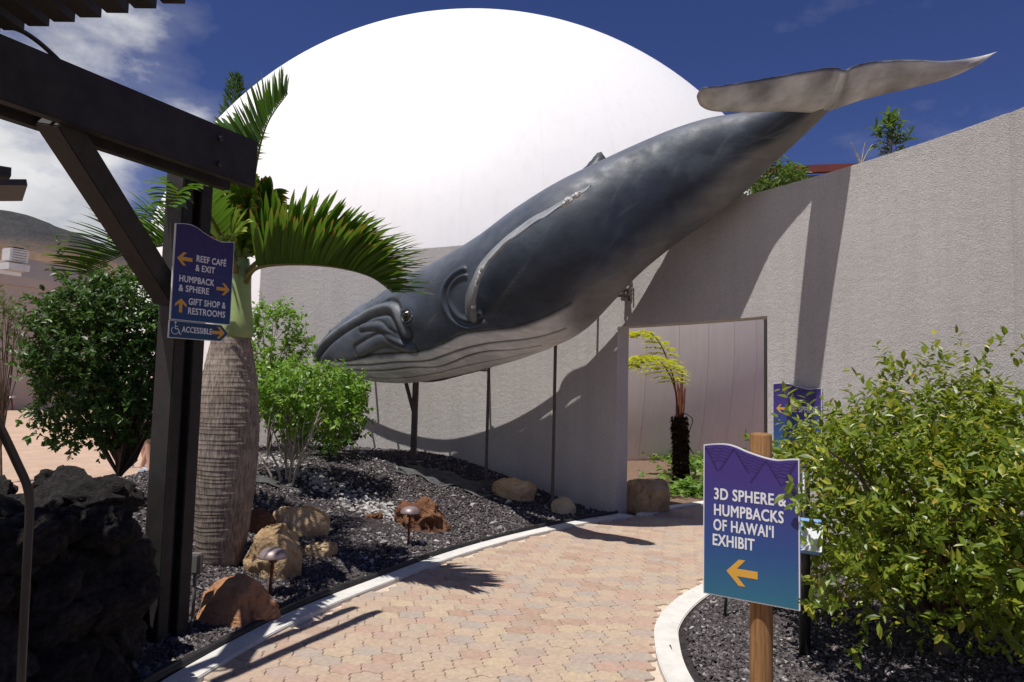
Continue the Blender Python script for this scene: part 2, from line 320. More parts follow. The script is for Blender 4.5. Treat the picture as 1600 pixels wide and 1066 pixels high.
def palmbark():
    m, t, b, o = newmat('palm_trunk'); tcn = N(t, 'ShaderNodeTexCoord').outputs['Object']
    mps = N(t, 'ShaderNodeMapping'); mps.inputs['Scale'].default_value = (1, 1, .12); t.links.new(tcn, mps.inputs[0])
    v = texnoise(t, mps.outputs[0], 70, 4, .65)
    c = ramp(t, texnoise(t, tcn, 5, 7, .65), [(.3, (.20, .162, .138)), (.7, (.40, .345, .30))])
    c = mixc(t, .8, c, ramp(t, v, [(.40, (.42, .39, .37)), (.58, (1.08, 1.06, 1.04))]), 'MULTIPLY')
    t.links.new(c, b.inputs['Base Color']); b.inputs['Roughness'].default_value = .9; b.inputs['Specular IOR Level'].default_value = .15
    p = bump(t, b, v, .7, .012); return m
M['palmbark'] = palmbark()
def whalemat(name, rough=.54):
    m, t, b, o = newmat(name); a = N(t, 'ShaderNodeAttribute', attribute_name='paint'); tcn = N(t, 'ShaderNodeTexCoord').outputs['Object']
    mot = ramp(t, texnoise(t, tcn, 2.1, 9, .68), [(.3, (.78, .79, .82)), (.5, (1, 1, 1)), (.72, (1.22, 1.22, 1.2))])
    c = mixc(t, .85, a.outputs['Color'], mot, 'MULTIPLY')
    mps = N(t, 'ShaderNodeMapping'); mps.inputs['Rotation'].default_value = (0, R(24), R(-36)); mps.inputs['Scale'].default_value = (.35, 3, 3); t.links.new(tcn, mps.inputs[0])
    st = ramp(t, texnoise(t, mps.outputs[0], 3.2, 8, .7), [(.36, (.72, .72, .74)), (.62, (1.18, 1.18, 1.16))])
    c = mixc(t, .55, c, st, 'MULTIPLY'); t.links.new(c, b.inputs['Base Color'])
    rr = ramp(t, texnoise(t, tcn, 6, 6), [(.3, (rough-.08,)*3), (.7, (rough+.16,)*3)]); t.links.new(rr, b.inputs['Roughness']); b.inputs['Specular IOR Level'].default_value = .5
    p = bump(t, b, texnoise(t, tcn, 48, 5, .7), .16, .006); bump(t, b, texnoise(t, tcn, 5, 5, .55), .2, .03, p); return m
M['whale'] = whalemat('whale_paint')
M['barnacle'] = pmat('barnacle', (.45, .44, .42), (.62, .61, .58), 40, .6, 120, .4, .004, .4)
M['eyeblack'] = pmat('eye_black', (.01, .008, .006), (.02, .016, .012), 9, .12, 30, 0, .001, .6)
M['eyeiris'] = pmat('eye_iris', (.035, .028, .02), (.09, .075, .055), 30, .2, 30, 0, .001, .6)
M['eyelid'] = pmat('eyelid_paint', (.06, .066, .08), (.10, .108, .125), 8, .55, 40, .1, .003, .5)
def signmat(name, top, mid, bot, z0, z1):
    m, t, b, o = newmat(name); tcn = N(t, 'ShaderNodeTexCoord').outputs['Object']; s = N(t, 'ShaderNodeSeparateXYZ'); t.links.new(tcn, s.inputs[0])
    mr = N(t, 'ShaderNodeMapRange'); t.links.new(s.outputs[2], mr.inputs[0]); mr.inputs[1].default_value = z0; mr.inputs[2].default_value = z1
    c = ramp(t, mr.outputs[0], [(0, bot), (.35, mid), (.8, top), (1, top)])
    c = mixc(t, .3, c, ramp(t, texnoise(t, tcn, 9, 6), [(.3, (.82,)*3), (.6, (1,)*3)]), 'MULTIPLY')
    t.links.new(c, b.inputs['Base Color']); b.inputs['Roughness'].default_value = .42; b.inputs['Specular IOR Level'].default_value = .4; return m
def flat(name, c, rough=.5, spec=.4): return pmat(name, tuple(k*.93 for k in c), c, 12, rough, 50, .03, .001, spec)
M['signedge'] = flat('sign_edge_white', (.72, .72, .74)); M['letter'] = flat('letter_white', (.78, .78, .80)); M['arrow'] = flat('arrow_yellow', (.68, .36, .055))
M['print_dark'] = flat('printed_wave', (.035, .02, .11)); M['print_line'] = flat('printed_rule', (.10, .08, .22))
M['bluepaper'] = flat('blue_brochure', (.22, .40, .75)); M['whitepaper'] = flat('white_paper', (.7, .74, .78)); M['rail'] = pmat('bronze_rail', (.014, .011, .011), (.026, .021, .02), 8, .45, 60, .05, .001, .5)
M['greybox'] = flat('grey_box', (.16, .15, .14)); M['skin'] = flat('skin', (.55, .33, .24)); M['shirtblue'] = flat('shirt_blue', (.35, .47, .66), .9, .1); M['shirtwhite'] = flat('shirt_white', (.7, .7, .7), .9, .1)
M['shorts'] = flat('shorts_dark', (.04, .045, .06), .9, .1); M['hair'] = flat('hair_brown', (.06, .035, .02), .6); M['shoe'] = flat('shoe_grey', (.35, .40, .45), .7); M['sole'] = flat('shoe_sole', (.65, .63, .6), .7)
M['stake'] = flat('green_stake', (.03, .05, .04))
def shade_tone():
    m, t, b, o = newmat('satin_shade_tone'); tcn = N(t, 'ShaderNodeTexCoord').outputs['Object']
    mps = N(t, 'ShaderNodeMapping'); mps.inputs['Scale'].default_value = (3, 3, .25); t.links.new(tcn, mps.inputs[0])
    c = ramp(t, texnoise(t, mps.outputs[0], 2.2, 7, .7), [(.34, (.76, .67, .58)), (.55, (.80, .725, .645))]); t.links.new(c, b.inputs['Base Color'])
    b.inputs['Metallic'].default_value = .12; b.inputs['Roughness'].default_value = .55; bump(t, b, texnoise(t, tcn, 1.5, 4), .12, .03); return m
M['shade_tone'] = shade_tone()  # duller, warmer than the white shell: shade and bounce put into the colour
# ---------------------------------------------------------------- whale geometry (numbers only)
# stations along the body: photo measurements of back line and belly line, turned into metres with the
# body hung 0.2 to 0.6 m clear of the curved wall
WC = np.array([-5.66, 1.80]); WR = 10.08          # plan centre and radius of the curved wall
ST = [((489,562),(491,566),1.15,0.8),((500,541),(513,577),1.15,0.9),((519,518),(545,587),1.16,0.9),((548,494),(585,594),1.18,0.88),((590,466),(640,597),1.22,0.85),
      ((640,432),(700,589),1.27,0.84),((700,400),(770,573),1.28,0.83),((760,364),(840,551),1.26,0.82),((820,320),(905,521),1.22,0.82),
      ((880,283),(955,474),1.1,0.82),((940,253),(1005,422),0.84,0.78),((1000,225),(1060,377),0.6,0.74),((1060,200),(1115,337),0.42,0.7),
      ((1112,184),(1162,298),0.30,0.7),((1160,176),(1205,256),0.22,0.75),((1205,166),(1245,218),0.20,0.72),((1245,150),(1278,186),0.19,0.72),((1285,130),(1308,154),0.18,0.7)]
def whale_frames():
    C=[];D=[];L=[]
    for (a,b,off,k) in ST:
        m=((a[0]+b[0])/2,(a[1]+b[1])/2)
        Y=9.0
        for it in range(60):
            p=at(m[0],m[1],Y); e=math.hypot(p[0]-WC[0],p[1]-WC[1])-(WR-off); Y-=e*.7
        U=at(a[0],a[1],Y); W=at(b[0],b[1],Y)
        C.append((U+W)/2); D.append((U-W)/2); L.append(k)
    C=np.array(C);D=np.array(D);L=np.array(L)
    t=np.r_[0,np.cumsum(np.linalg.norm(np.diff(C,axis=0),axis=1))]; t/=t[-1]
    return t,C,D,L
def cub(t,V,u):
    # C1 Hermite interpolation
    V=np.asarray(V,float); m=np.gradient(V,t,axis=0)
    i=np.clip(np.searchsorted(t,u)-1,0,len(t)-2); h=(t[i+1]-t[i]); s=(u-t[i])/h
    if V.ndim>1: h=h[:,None]; s=s[:,None]
    return (2*s**3-3*s**2+1)*V[i]+(s**3-2*s**2+s)*h*m[i]+(-2*s**3+3*s**2)*V[i+1]+(s**3-s**2)*h*m[i+1]
def whale_surface(u,th):
    """u (n,), th (m,) -> points (n,m,3), outward radial directions; th=0 back, +90deg side seen from the path, 180 belly"""
    t,C,D,K=whale_frames()
    c=cub(t,C,u); d=cub(t,D,u); k=cub(t,K,u)
    T=np.gradient(c,u,axis=0); T/=np.linalg.norm(T,axis=1)[:,None]
    rd=np.linalg.norm(d,axis=1); lat=np.cross(d,T); lat/=np.linalg.norm(lat,axis=1)[:,None]
    lat*=np.sign((lat*np.array([-.5,-.85,0])).sum(1))[:,None]
    ca,sa=np.cos(th),np.sin(th)
    ex=.92
    ca=np.sign(ca)*np.abs(ca)**ex; sa=np.sign(sa)*np.abs(sa)**ex
    R=d[:,None,:]*ca[None,:,None]+lat[:,None,:]*(rd*k)[:,None,None]*sa[None,:,None]
    return c[:,None,:]+R, R/np.linalg.norm(R,axis=2)[:,:,None], T
# ------------------------------------------------------------------ the setting
tag(MB().add([(-6000, -3000, -.06), (6000, -3000, -.06), (6000, 9000, -.06), (-6000, 9000, -.06)], [(0, 1, 2, 3)]).build('ground', M['ground']), kind='structure')
# hill: a real slope two to three kilometres off
def build_hill():
    rp = np.array([at(x, y, 3000) for x, y in [(-900, 150), (-500, 200), (-200, 262), (0, 330), (38, 344), (66, 341), (92, 356), (130, 370), (200, 402), (300, 450), (450, 520), (700, 590), (1000, 610)]])
    xs = np.linspace(rp[0, 0], rp[-1, 0], 130); ys = np.linspace(700, 4200, 80); v = []
    for y in ys:
        for x in xs:
            zr = np.interp(x, rp[:, 0], rp[:, 2]); k = (y-700)/2300
            s = k*k*(3-2*k) if k < 1 else max(0, 1-(k-1)*1.2)
            nn = noise.fractal(Vector((x/420, y/420, 3.1)), 1., 2., 6); rd = abs(noise.noise(Vector((x/260, y/900, 1.))))
            v.append((x, y, zr*s + (nn*46 - rd*50)*s*(1.05-min(k, 1.))*1.6 - 1 + nn*5*min(k, 1)))
    n = len(xs); f_ = [(j*n+i, j*n+i+1, (j+1)*n+i+1, (j+1)*n+i) for j in range(len(ys)-1) for i in range(n-1)]
    o = link('hill', npmesh('hill', v, f_, M['hill'], True)); tag(o, kind='structure')
build_hill()
# plan lines measured on the ground (metres)
bedL = smooth_line([(-1.90, 2.2), (-1.85, 3.0), (-1.78, 3.76), (-1.49, 4.82), (-1.02, 5.81), (-.56, 6.67), (.05, 7.53), (.83, 8.41), (1.30, 8.84), (1.44, 9.0)])
kerbL = smooth_line([(-1.76, 2.2), (-1.70, 3.0), (-1.62, 3.76), (-1.35, 4.76), (-.89, 5.72), (-.45, 6.55), (.15, 7.40), (.90, 8.25), (1.36, 8.66), (1.62, 8.84)])
kerbR = smooth_line([(1.12, 2.2), (.92, 3.2), (.89, 3.91), (.95, 4.45), (1.06, 4.87), (1.33, 5.39), (1.73, 5.91), (2.2, 6.45), (2.62, 7.05), (2.79, 7.32)])
bedR = smooth_line([(1.28, 2.2), (1.08, 3.2), (1.04, 3.91), (1.10, 4.42), (1.20, 4.78), (1.45, 5.26), (1.84, 5.80), (2.32, 6.36), (2.75, 6.98), (2.92, 7.22)])
dk0 = np.array([(1.66, 9.02), (2.2, 9.68), (2.86, 10.22), (4.2, 10.95), (7, 11.6)]); dk1 = np.array([(1.78, 8.92), (2.3, 9.55), (2.95, 10.08), (4.3, 10.80), (7, 11.45)])
# paved path
path_poly = [tuple(p) for p in kerbL] + [(1.66, 9.0)] + [tuple(p) for p in dk1] + [(7, 9.4), (4.4, 8.9), (3.3, 7.9), (3.0, 7.4)] + [tuple(p) for p in kerbR[::-1]]
path = MB().add([(x, y, 0) for x, y in path_poly], [tuple(range(len(path_poly)))]).build('path', M['pathbase']); tag(path, kind='structure')
def paver_mesh():
    dx, dy = .158, .138
    H = [(dx*2/3, 0), (dx/3, dy/2), (-dx/3, dy/2), (-dx*2/3, 0), (-dx/3, -dy/2), (dx/3, -dy/2)]
    pts = []
    for i in range(6):
        a = np.array(H[i]); b = np.array(H[(i+1) % 6]); fl = 1 if (a[0]+a[1]*3) < (b[0]+b[1]*3) else -1
        p, q = (a, b) if fl > 0 else (b, a); d = q-p; nrm = np.array([-d[1], d[0]])/np.linalg.norm(d)
        for k in range(4):
            t = k/4 if fl > 0 else 1-k/4
            pts.append(p+d*t+nrm*.0085*math.sin(2*math.pi*t))
    pts = np.array(pts)*.988; n = len(pts)
    v = [(x, y, -.004) for x, y in pts]+[(x*.985, y*.985, .010) for x, y in pts]+[(x*.93, y*.93, .0135) for x, y in pts]
    fs = [(k, (k+1) % n, n+(k+1) % n, n+k) for k in range(n)]+[(n+k, n+(k+1) % n, 2*n+(k+1) % n, 2*n+k) for k in range(n)]+[tuple(range(2*n, 3*n))]
    return MB().add(v, fs), dx, dy
pmb, pdx, pdy = paver_mesh(); paver_me = pmb.mesh('paver', M['paver'])
pa = R(-14); spots = []
for i in range(-60, 60):
    for j in range(-80, 80):
        x0 = i*pdx; y0 = (j+.5*(i % 2))*pdy
        spots.append((x0*math.cos(pa)-y0*math.sin(pa)+.6, x0*math.sin(pa)+y0*math.cos(pa)+6))
spots = np.array(spots)
ok = inpoly(spots[:, 0], spots[:, 1], path_poly) & (dline(spots[:, 0], spots[:, 1], kerbL) > .03) & (dline(spots[:, 0], spots[:, 1], kerbR) > .03) & (spots[:, 1] > 2.3) & (spots[:, 1] < 11) & (spots[:, 0] < 4.4)
spots = spots[ok]
def seen(p):
    v = np.array([p[0], p[1], 0])-EYE; z = v@_F; x = 800+FPX*(v@_r)/z; y = 533-FPX*(v@_u)/z; return z > 0 and -30 < x < 1130 and y < 1110 and not (1095 < x)
spots = sorted(spots.tolist(), key=lambda p: (not seen(p), p[0]**2+p[1]**2))
rest = MB()
for k, (x, y) in enumerate(spots):
    rz = pa+random.uniform(-.012, .012); tilt = (random.gauss(0, .008), random.gauss(0, .008)); z = .001+random.uniform(0, .0025)
    if k < 300: link('paver', paver_me, path, (x, y, z), (tilt[0], tilt[1], rz))
    else:
        Mx = Matrix.Translation((x, y, z)) @ Euler((tilt[0], tilt[1], rz)).to_matrix().to_4x4()
        rest.add([Mx @ Vector(p) for p in pmb.v], pmb.f)
tag(rest.build('far_pavers', M['paver'], path), kind='stuff')
# kerbs
def ribbon(name, A, B, z0, z1, m, label=None):
    n = len(A); v = [(*p, z0) for p in A]+[(*p, z1) for p in A]+[(*p, z1) for p in B]+[(*p, z0) for p in B]
    f_ = [(k*n+i, k*n+i+1, (k+1)*n+i+1, (k+1)*n+i) for k in range(3) for i in range(n-1)]+[(0, n, 2*n, 3*n), (n-1, 4*n-1, 3*n-1, 2*n-1)]
    o = MB().add(v, f_).build(name, m, bevel=.006); tag(o, kind='structure'); return o
ribbon('kerb', bedL, kerbL, -.05, .035, M['concrete']); ribbon('kerb', bedR, kerbR, -.05, .04, M['concrete']); ribbon('kerb', dk0, dk1, -.05, .03, M['concrete'])
lk = smooth_line([(-5.45, 9.0), (-5.62, 10.0), (-5.80, 11.1), (-5.9, 12.6)]); ribbon('kerb', lk, lk+np.array([-.22, 0]), -.05, .06, M['concrete'])
# planting bed on the left: a mound that climbs to the wall
def mound(x, y):
    d = dline(x, y, bedL); t = np.clip((d-.08)/3.4, 0, 1); h = .56*t*t*(3-2*t)
    e = np.clip((np.asarray(x)+5.5)/1.6, 0, 1); return h*e*e*(3-2*e)
def mz(x, y): return float(mound(np.array([x]), np.array([y]))[0])
def bed_grid(name, inside, hfun, x0, x1, y0, y1, st, m):
    xs = np.arange(x0, x1, st); ys = np.arange(y0, y1, st); X, Y = np.meshgrid(xs, ys); ins = inside(X, Y); Z = hfun(X, Y)
    nz_ = np.array([[noise.fractal(Vector((x*1.7, y*1.7, 0)), 1., 2., 5)*.028 for x in xs] for y in ys]); Z = Z+nz_*np.clip(dline(X, Y, bedL)/.25, 0, 1)*np.clip(dline(X, Y, bedR)/.25, 0, 1)
    n = len(xs); v = np.c_[X.ravel(), Y.ravel(), Z.ravel()]
    f_ = [(j*n+i, j*n+i+1, (j+1)*n+i+1, (j+1)*n+i) for j in range(len(ys)-1) for i in range(n-1) if ins[j, i] and ins[j+1, i] and ins[j, i+1] and ins[j+1, i+1]]
    o = link(name, npmesh(name, v, f_, m, True)); tag(o, kind='structure'); return o
bedL_poly = [(-5.6, 2.2)]+[(-5.45, 9), (-5.62, 10), (-5.8, 11.1), (-5.9, 12.6), (-4.3, 12.2)]+[tuple(WC+(WR+.05)*np.array([math.cos(a), math.sin(a)])) for a in np.radians(np.linspace(82.5, 45.6, 14))]+[tuple(p) for p in bedL[::-1]]
bedR_poly = [tuple(p) for p in bedR]+[tuple(WC+(WR+.05)*np.array([math.cos(a), math.sin(a)])) for a in np.radians(np.linspace(32.6, 2, 14))]+[(4.4, 2.2)]
bed_grid('planting_bed', lambda X, Y: inpoly(X, Y, bedL_poly) | (dline(X, Y, bedL) < .07), lambda X, Y: mound(X, Y)+.012, -6., 1.7, 2.2, 12.7, .06, M['soil'])
bed_grid('planting_bed', lambda X, Y: inpoly(X, Y, bedR_poly) | (dline(X, Y, bedR) < .07), lambda X, Y: np.clip(dline(X, Y, bedR)/2, 0, .05)+.012, .9, 4.5, 2.2, 7.4, .06, M['soil'])
def stones(name, P, size, m, flatk=.7):
    n = len(P); base = np.array([(1, 0, 0), (0, 1, 0), (-1, 0, 0), (0, -1, 0), (0, 0, 1), (0, 0, -1)], float)
    V = base[None]*RNG.uniform(.65, 1.25, (n, 6, 1)); V += RNG.normal(0, .12, V.shape); s = size*RNG.lognormal(0, .32, n)
    V *= (s[:, None]*np.c_[RNG.uniform(.8, 1.35, n), RNG.uniform(.7, 1.1, n), RNG.uniform(.5, .9, n)*flatk/.7])[:, None, :]
    a = RNG.uniform(0, 6.28, n); b = RNG.normal(0, .5, n); ca, sa, cb, sb_ = np.cos(a), np.sin(a), np.cos(b), np.sin(b)
    x, y, z = V[..., 0], V[..., 1], V[..., 2]; y, z = y*cb[:, None]-z*sb_[:, None], y*sb_[:, None]+z*cb[:, None]
    V = np.stack([x*ca[:, None]-y*sa[:, None], x*sa[:, None]+y*ca[:, None], z], -1)+P[:, None, :]
    F = np.array([(0, 1, 4), (1, 2, 4), (2, 3, 4), (3, 0, 4), (1, 0, 5), (2, 1, 5), (3, 2, 5), (0, 3, 5)])[None]+(np.arange(n)*6)[:, None, None]
    o = link(name, npmesh(name, V.reshape(-1, 3), F.reshape(-1, 3), m)); return o
def scatter(poly, L, n, x0, x1, y0, y1, near, hf):
    X = RNG.uniform(x0, x1, n); Y = RNG.uniform(y0, y1, n); k = inpoly(X, Y, poly) & (dline(X, Y, L) > .05) & (RNG.random(n) < np.clip(near/np.hypot(X, Y), 0, 1)**1.3)
    X, Y = X[k], Y[k]; return np.c_[X, Y, hf(X, Y)+.02+RNG.uniform(0, .012, len(X))]
tag(stones('gravel', scatter(bedL_poly, bedL, 230000, -5.8, 1.5, 3.0, 12.4, 6.0, mound), .0138, M['gravel']), 'dark volcanic cinder gravel covering the mounded bed below the whale', 'gravel', kind='stuff')
tag(stones('gravel', scatter(bedR_poly, bedR, 80000, 1.0, 4.2, 2.6, 7.2, 6.0, lambda X, Y: np.clip(dline(X, Y, bedR)/2, 0, .05)), .0120, M['gravel']), 'dark volcanic cinder gravel around the foot of the bush on the right', 'gravel', kind='stuff')
# pale river pebbles washed through the cinder
def pebbles():
    P = []
    band = smooth_line([onz(400, 738, .40)[:2], onz(470, 758, .36)[:2], onz(560, 772, .36)[:2], onz(620, 785, .33)[:2]], 10)
    for p in band:
        for k in range(17): P.append(p+RNG.normal(0, .15, 2)*np.array([1.2, .9]))
    for k in range(150):
        q = onz(RNG.uniform(560, 930), RNG.uniform(740, 850), .2)[:2]; P.append(q)
    P = np.array(P); P = P[inpoly(P[:, 0], P[:, 1], bedL_poly)]
    Q = np.c_[P, mound(P[:, 0], P[:, 1])+.03]; o = stones('river_pebbles', Q, .034, M['pebble'], .6); tag(o, 'pale grey river pebbles strewn through the dark cinder near the young shrub', 'pebbles', kind='stuff')
pebbles()
# plaza on the far left and soil behind the wall
tag(MB().add([(-60, -6, -.01), (-5.95, -6, -.01), (-5.95, 12.6, -.01), (-3.2, 13.2, -.01), (-3.2, 60, -.01), (-60, 60, -.01)], [(0, 1, 2, 3, 4, 5)]).build('plaza', M['plaza']), kind='structure')
tag(MB().add([(-3.1, 12.9, -.005), (0, 11.4, -.005), (1.70, 9.16, -.005), (2.2, 9.75, -.005), (2.86, 10.30, -.005), (4.2, 11.02, -.005), (14, 12.2, -.005), (14, 34, -.005), (-3.1, 34, -.005)], [tuple(range(9))]).build('soil', M['soilbrown']), kind='structure')
# curved stucco wall with the doorway
def wall():
    th = .26; A0, A1, B1, B0 = 82.9, 45.6, 33.4, 19.6; zt, zd = 3.85, 2.46; mb = MB()
    def seg(a0, a1, z0, z1):
        n = max(2, int(abs(a1-a0)/1.2)); aa = np.radians(np.linspace(a0, a1, n+1)); v = []
        for rr in (WR, WR+th):
            for z in (z0, z1): v += [(WC[0]+rr*math.cos(a), WC[1]+rr*math.sin(a), z) for a in aa]
        k = n+1; f_ = []
        for i in range(n): f_ += [(i, i+1, k+i+1, k+i), (2*k+i, 3*k+i, 3*k+i+1, 2*k+i+1), (k+i, k+i+1, 3*k+i+1, 3*k+i), (i, 2*k+i, 2*k+i+1, i+1)]
        f_ += [(0, k, 3*k, 2*k), (n, 2*k+n, 3*k+n, k+n)]; mb.add(v, f_)
    seg(A0, A1, -.1, zt); seg(A1, B1, zd, zt); seg(B1, B0, -.1, zt)
    root = thing('stucco_wall', 'tall curved grey stucco wall with a doorway, behind the whale sculpture', 'wall', (1.5, 9.1, 0))
    o = mb.build('wall', M['stucco'], root, world=True)
    p = WC+(WR)*np.array([math.cos(R(B0)), math.sin(R(B0))]); q = WC+(WR+th)*np.array([math.cos(R(B0)), math.sin(R(B0))])
    # return leg where the wall turns its corner on the right
    d = np.array([math.cos(R(B0-8)), math.sin(R(B0-8))]); s = np.array([-d[1], d[0]])*.24
    e = MB(); P = [p-s*.0+d*.004, p+d*2.5, p+d*2.5-s, p-s+d*.004]
    e.add([(*k, -.1) for k in P]+[(*k, 3.846) for k in P], [(3, 2, 1, 0), (4, 5, 6, 7), (0, 1, 5, 4), (1, 2, 6, 5), (2, 3, 7, 6), (3, 0, 4, 7)]).build('return_wall', M['stucco'], root, world=True)
wall()
# the great white sphere
def dome_build():
    me = bpy.data.meshes.new('sphere_shell'); bm = bmesh.new(); bmesh.ops.create_uvsphere(bm, u_segments=160, v_segments=96, radius=12.77); bm.to_mesh(me); bm.free()
    me.materials.append(M['dome']); me.polygons.foreach_set('use_smooth', [True]*len(me.polygons))
    root = thing('sphere_theatre', 'huge plain white spherical dome rising behind the grey curved wall', 'dome', (-1.26, 28, 0)); link('sphere_shell', me, root, (0, 0, 3.0))
    # added panels on the sphere's foot; colour stands in for shade and ground bounce
    RR = 12.79
    for k in range(26):
        a0 = R(-82)+k*R(4.1); a1 = a0+R(4.1)-.0005; v = []
        for z in np.linspace(-3.1, .9, 9):
            rr = math.sqrt(RR*RR-z*z)
            for a in np.linspace(a0, a1, 4): v.append((rr*math.cos(a), rr*math.sin(a), z+3.0))
        MB().add(v, [(j*4+i, j*4+i+1, (j+1)*4+i+1, (j+1)*4+i) for j in range(8) for i in range(3)]).build('shade_tone_panel', M['shade_tone'], root, True)
dome_build()
# building on the far left
def building():
    root = thing('plaza_building', 'low beige rendered building with a parapet across the plaza at far left', 'building', tuple(at(40, 640, 34.)*np.array([1, 1, 0])))
    a = at(-160, 400, 29.5); b = at(240, 455, 40.5); a2 = np.array([a[0], a[1]]); b2 = np.array([b[0], b[1]]); d = (b2-a2)/np.linalg.norm(b2-a2); nrm = np.array([d[1], -d[0]])
    def slab(nm, s0, s1, z0, z1, off, dep, zz1=None):
        zz1 = z1 if zz1 is None else zz1; p = a2+d*s0+nrm*off; q = a2+d*s1+nrm*off; p2 = p-nrm*dep; q2 = q-nrm*dep
        MB().add([(*p, z0), (*q, z0), (*q2, z0), (*p2, z0), (*p, z1), (*q, zz1), (*q2, zz1), (*p2, z1)], [(3, 2, 1, 0), (4, 5, 6, 7), (0, 1, 5, 4), (1, 2, 6, 5), (2, 3, 7, 6), (3, 0, 4, 7)]).build(nm, M['building'], root, world=True)
    Ltot = float(np.linalg.norm(b2-a2))
    slab('wall', 0, Ltot, -.1, 6.15, 0, 7); slab('parapet', 0, Ltot, 6.15, 6.62, .12, .6)
    slab('roof_wall', 6.3, 10, 6.15, 8.0, -2.5, 3, 7.9); slab('roof_wall', 0, 4.3, 6.15, 7.3, -1.2, 3)
    mb = MB(); mb.add([(*(a2+d*5.2-nrm*2.6), 7.0), (*(a2+d*6.2-nrm*2.6), 7.6), (*(a2+d*6.2-nrm*5), 7.6), (*(a2+d*5.2-nrm*5), 7.0)], [(0, 1, 2, 3)])
    u_ = thing('air_conditioner', 'grey rooftop air conditioning unit on the beige building', 'air conditioner', tuple(at(22, 405, 31.5)))
    c = at(24, 400, 31.5); M3 = Matrix.Rotation(math.atan2(d[1], d[0]), 3, 'Z')
    MB().box(c, (.8, .7, .6), M3).build('casing', M['acunit'], u_, bevel=.03, world=True)
    MB().lathe([(.30, 0), (.33, .03), (.33, .07), (.1, .08)], 20, (c[0], c[1], c[2]+.3)).build('fan_guard', M['blackmetal'], u_, world=True)
    for k in range(5): MB().box(c+np.array([nrm[0], nrm[1], 0])*.36+np.array([0, 0, -.25+k*.12]), (.6, .02, .03), M3).build('louvre', M['greybox'], u_, world=True)
    MB().box(c+np.array([0, 0, -.55]), (.9, .8, .3), M3).build('stand', M['acunit'], u_, world=True)
building()
def left_roof():
    root = thing('roof_eave', 'dark eave tip of a neighbouring roof poking in at the left edge', 'roof', (-6.2, 8, 0))
    p = at(38, 298, 8.); q = at(-260, 298, 7.0)
    MB().bar(p, q, .9, .07).build('fascia', M['darkwood'], root, world=True)
    p = at(13, 277, 8.1); q = at(-260, 235, 7.1); MB().bar(p, q, .6, .10).build('ridge_board', M['darkwood'], root, world=True)
    p = at(-20, 286, 8.05); q = at(-260, 262, 7.05); MB().bar(p, q, .5, .28).build('roof_slope', M['darkwood'], root, world=True)
    MB().bar(at(-180, 300, 7.4), at(-190, 1000, 7.4)*np.array([1, 1, 0]), .14, .14, (1, 0, 0)).build('post', M['darkwood'], root, world=True)
left_roof()
def red_roof():
    root = thing('low_roof', 'low roof with a red edge just showing above the curved wall', 'roof', (5.5, 11, 0))
    a = at(1190, 264, 11); b = at(1400, 256, 10.6); up = np.array([0, 0, .10])
    MB().bar(a-up*.4, b-up*.4, .10, .12).build('red_edge', M['redroof'], root, world=True)
    MB().bar(a-up*2.7+np.array([0, .3, 0]), b-up*2.7+np.array([0, .3, 0]), .3, .36).build('fascia', M['darkfascia'], root, world=True)
    MB().bar((a+b)/2+np.array([.2, 1.8, -.05]), (a+b)/2+np.array([.6, 4, -.1]), 2.2, .05).build('roof_deck', M['redroof'], root, world=True)
    for k in (.15, .85):
        c = a*(1-k)+b*k; MB().bar((c[0], c[1]+.5, -.1), (c[0], c[1]+.5, c[2]-.4), .15, .15, (1, 0, 0)).build('post', M['darkfascia'], root, world=True)
red_roof()
# ------------------------------------------------------------------ the whale sculpture
GR = [[(.085, 105), (.116, 106), (.192, 102.5), (.269, 111.5), (.307, 114), (.345, 112.5), (.385, 110), (.417, 112), (.473, 121), (.535, 128), (.57, 132)],
      [(.095, 114), (.152, 114.5), (.22, 117), (.291, 126), (.329, 125.5), (.373, 124.5), (.419, 127), (.457, 133.5), (.503, 143), (.54, 151)],
      [(.10, 124), (.162, 125), (.246, 129), (.301, 138), (.337, 136.5), (.375, 134), (.413, 136.5), (.455, 148), (.49, 156)],
      [(.12, 140), (.27, 148), (.37, 149), (.47, 164)], [(.12, 160), (.27, 166), (.37, 167), (.47, 174)]]
LIP = [[(.014, 64), (.096, 54), (.188, 51), (.242, 57), (.269, 64.5), (.279, 77), (.283, 92.5)]]
LIP2 = [[(.18, 67), (.204, 70.5), (.232, 77), (.246, 88), (.269, 99)], [(.158, 95), (.188, 91.5), (.22, 90.5), (.246, 95.5), (.281, 109.5)]]
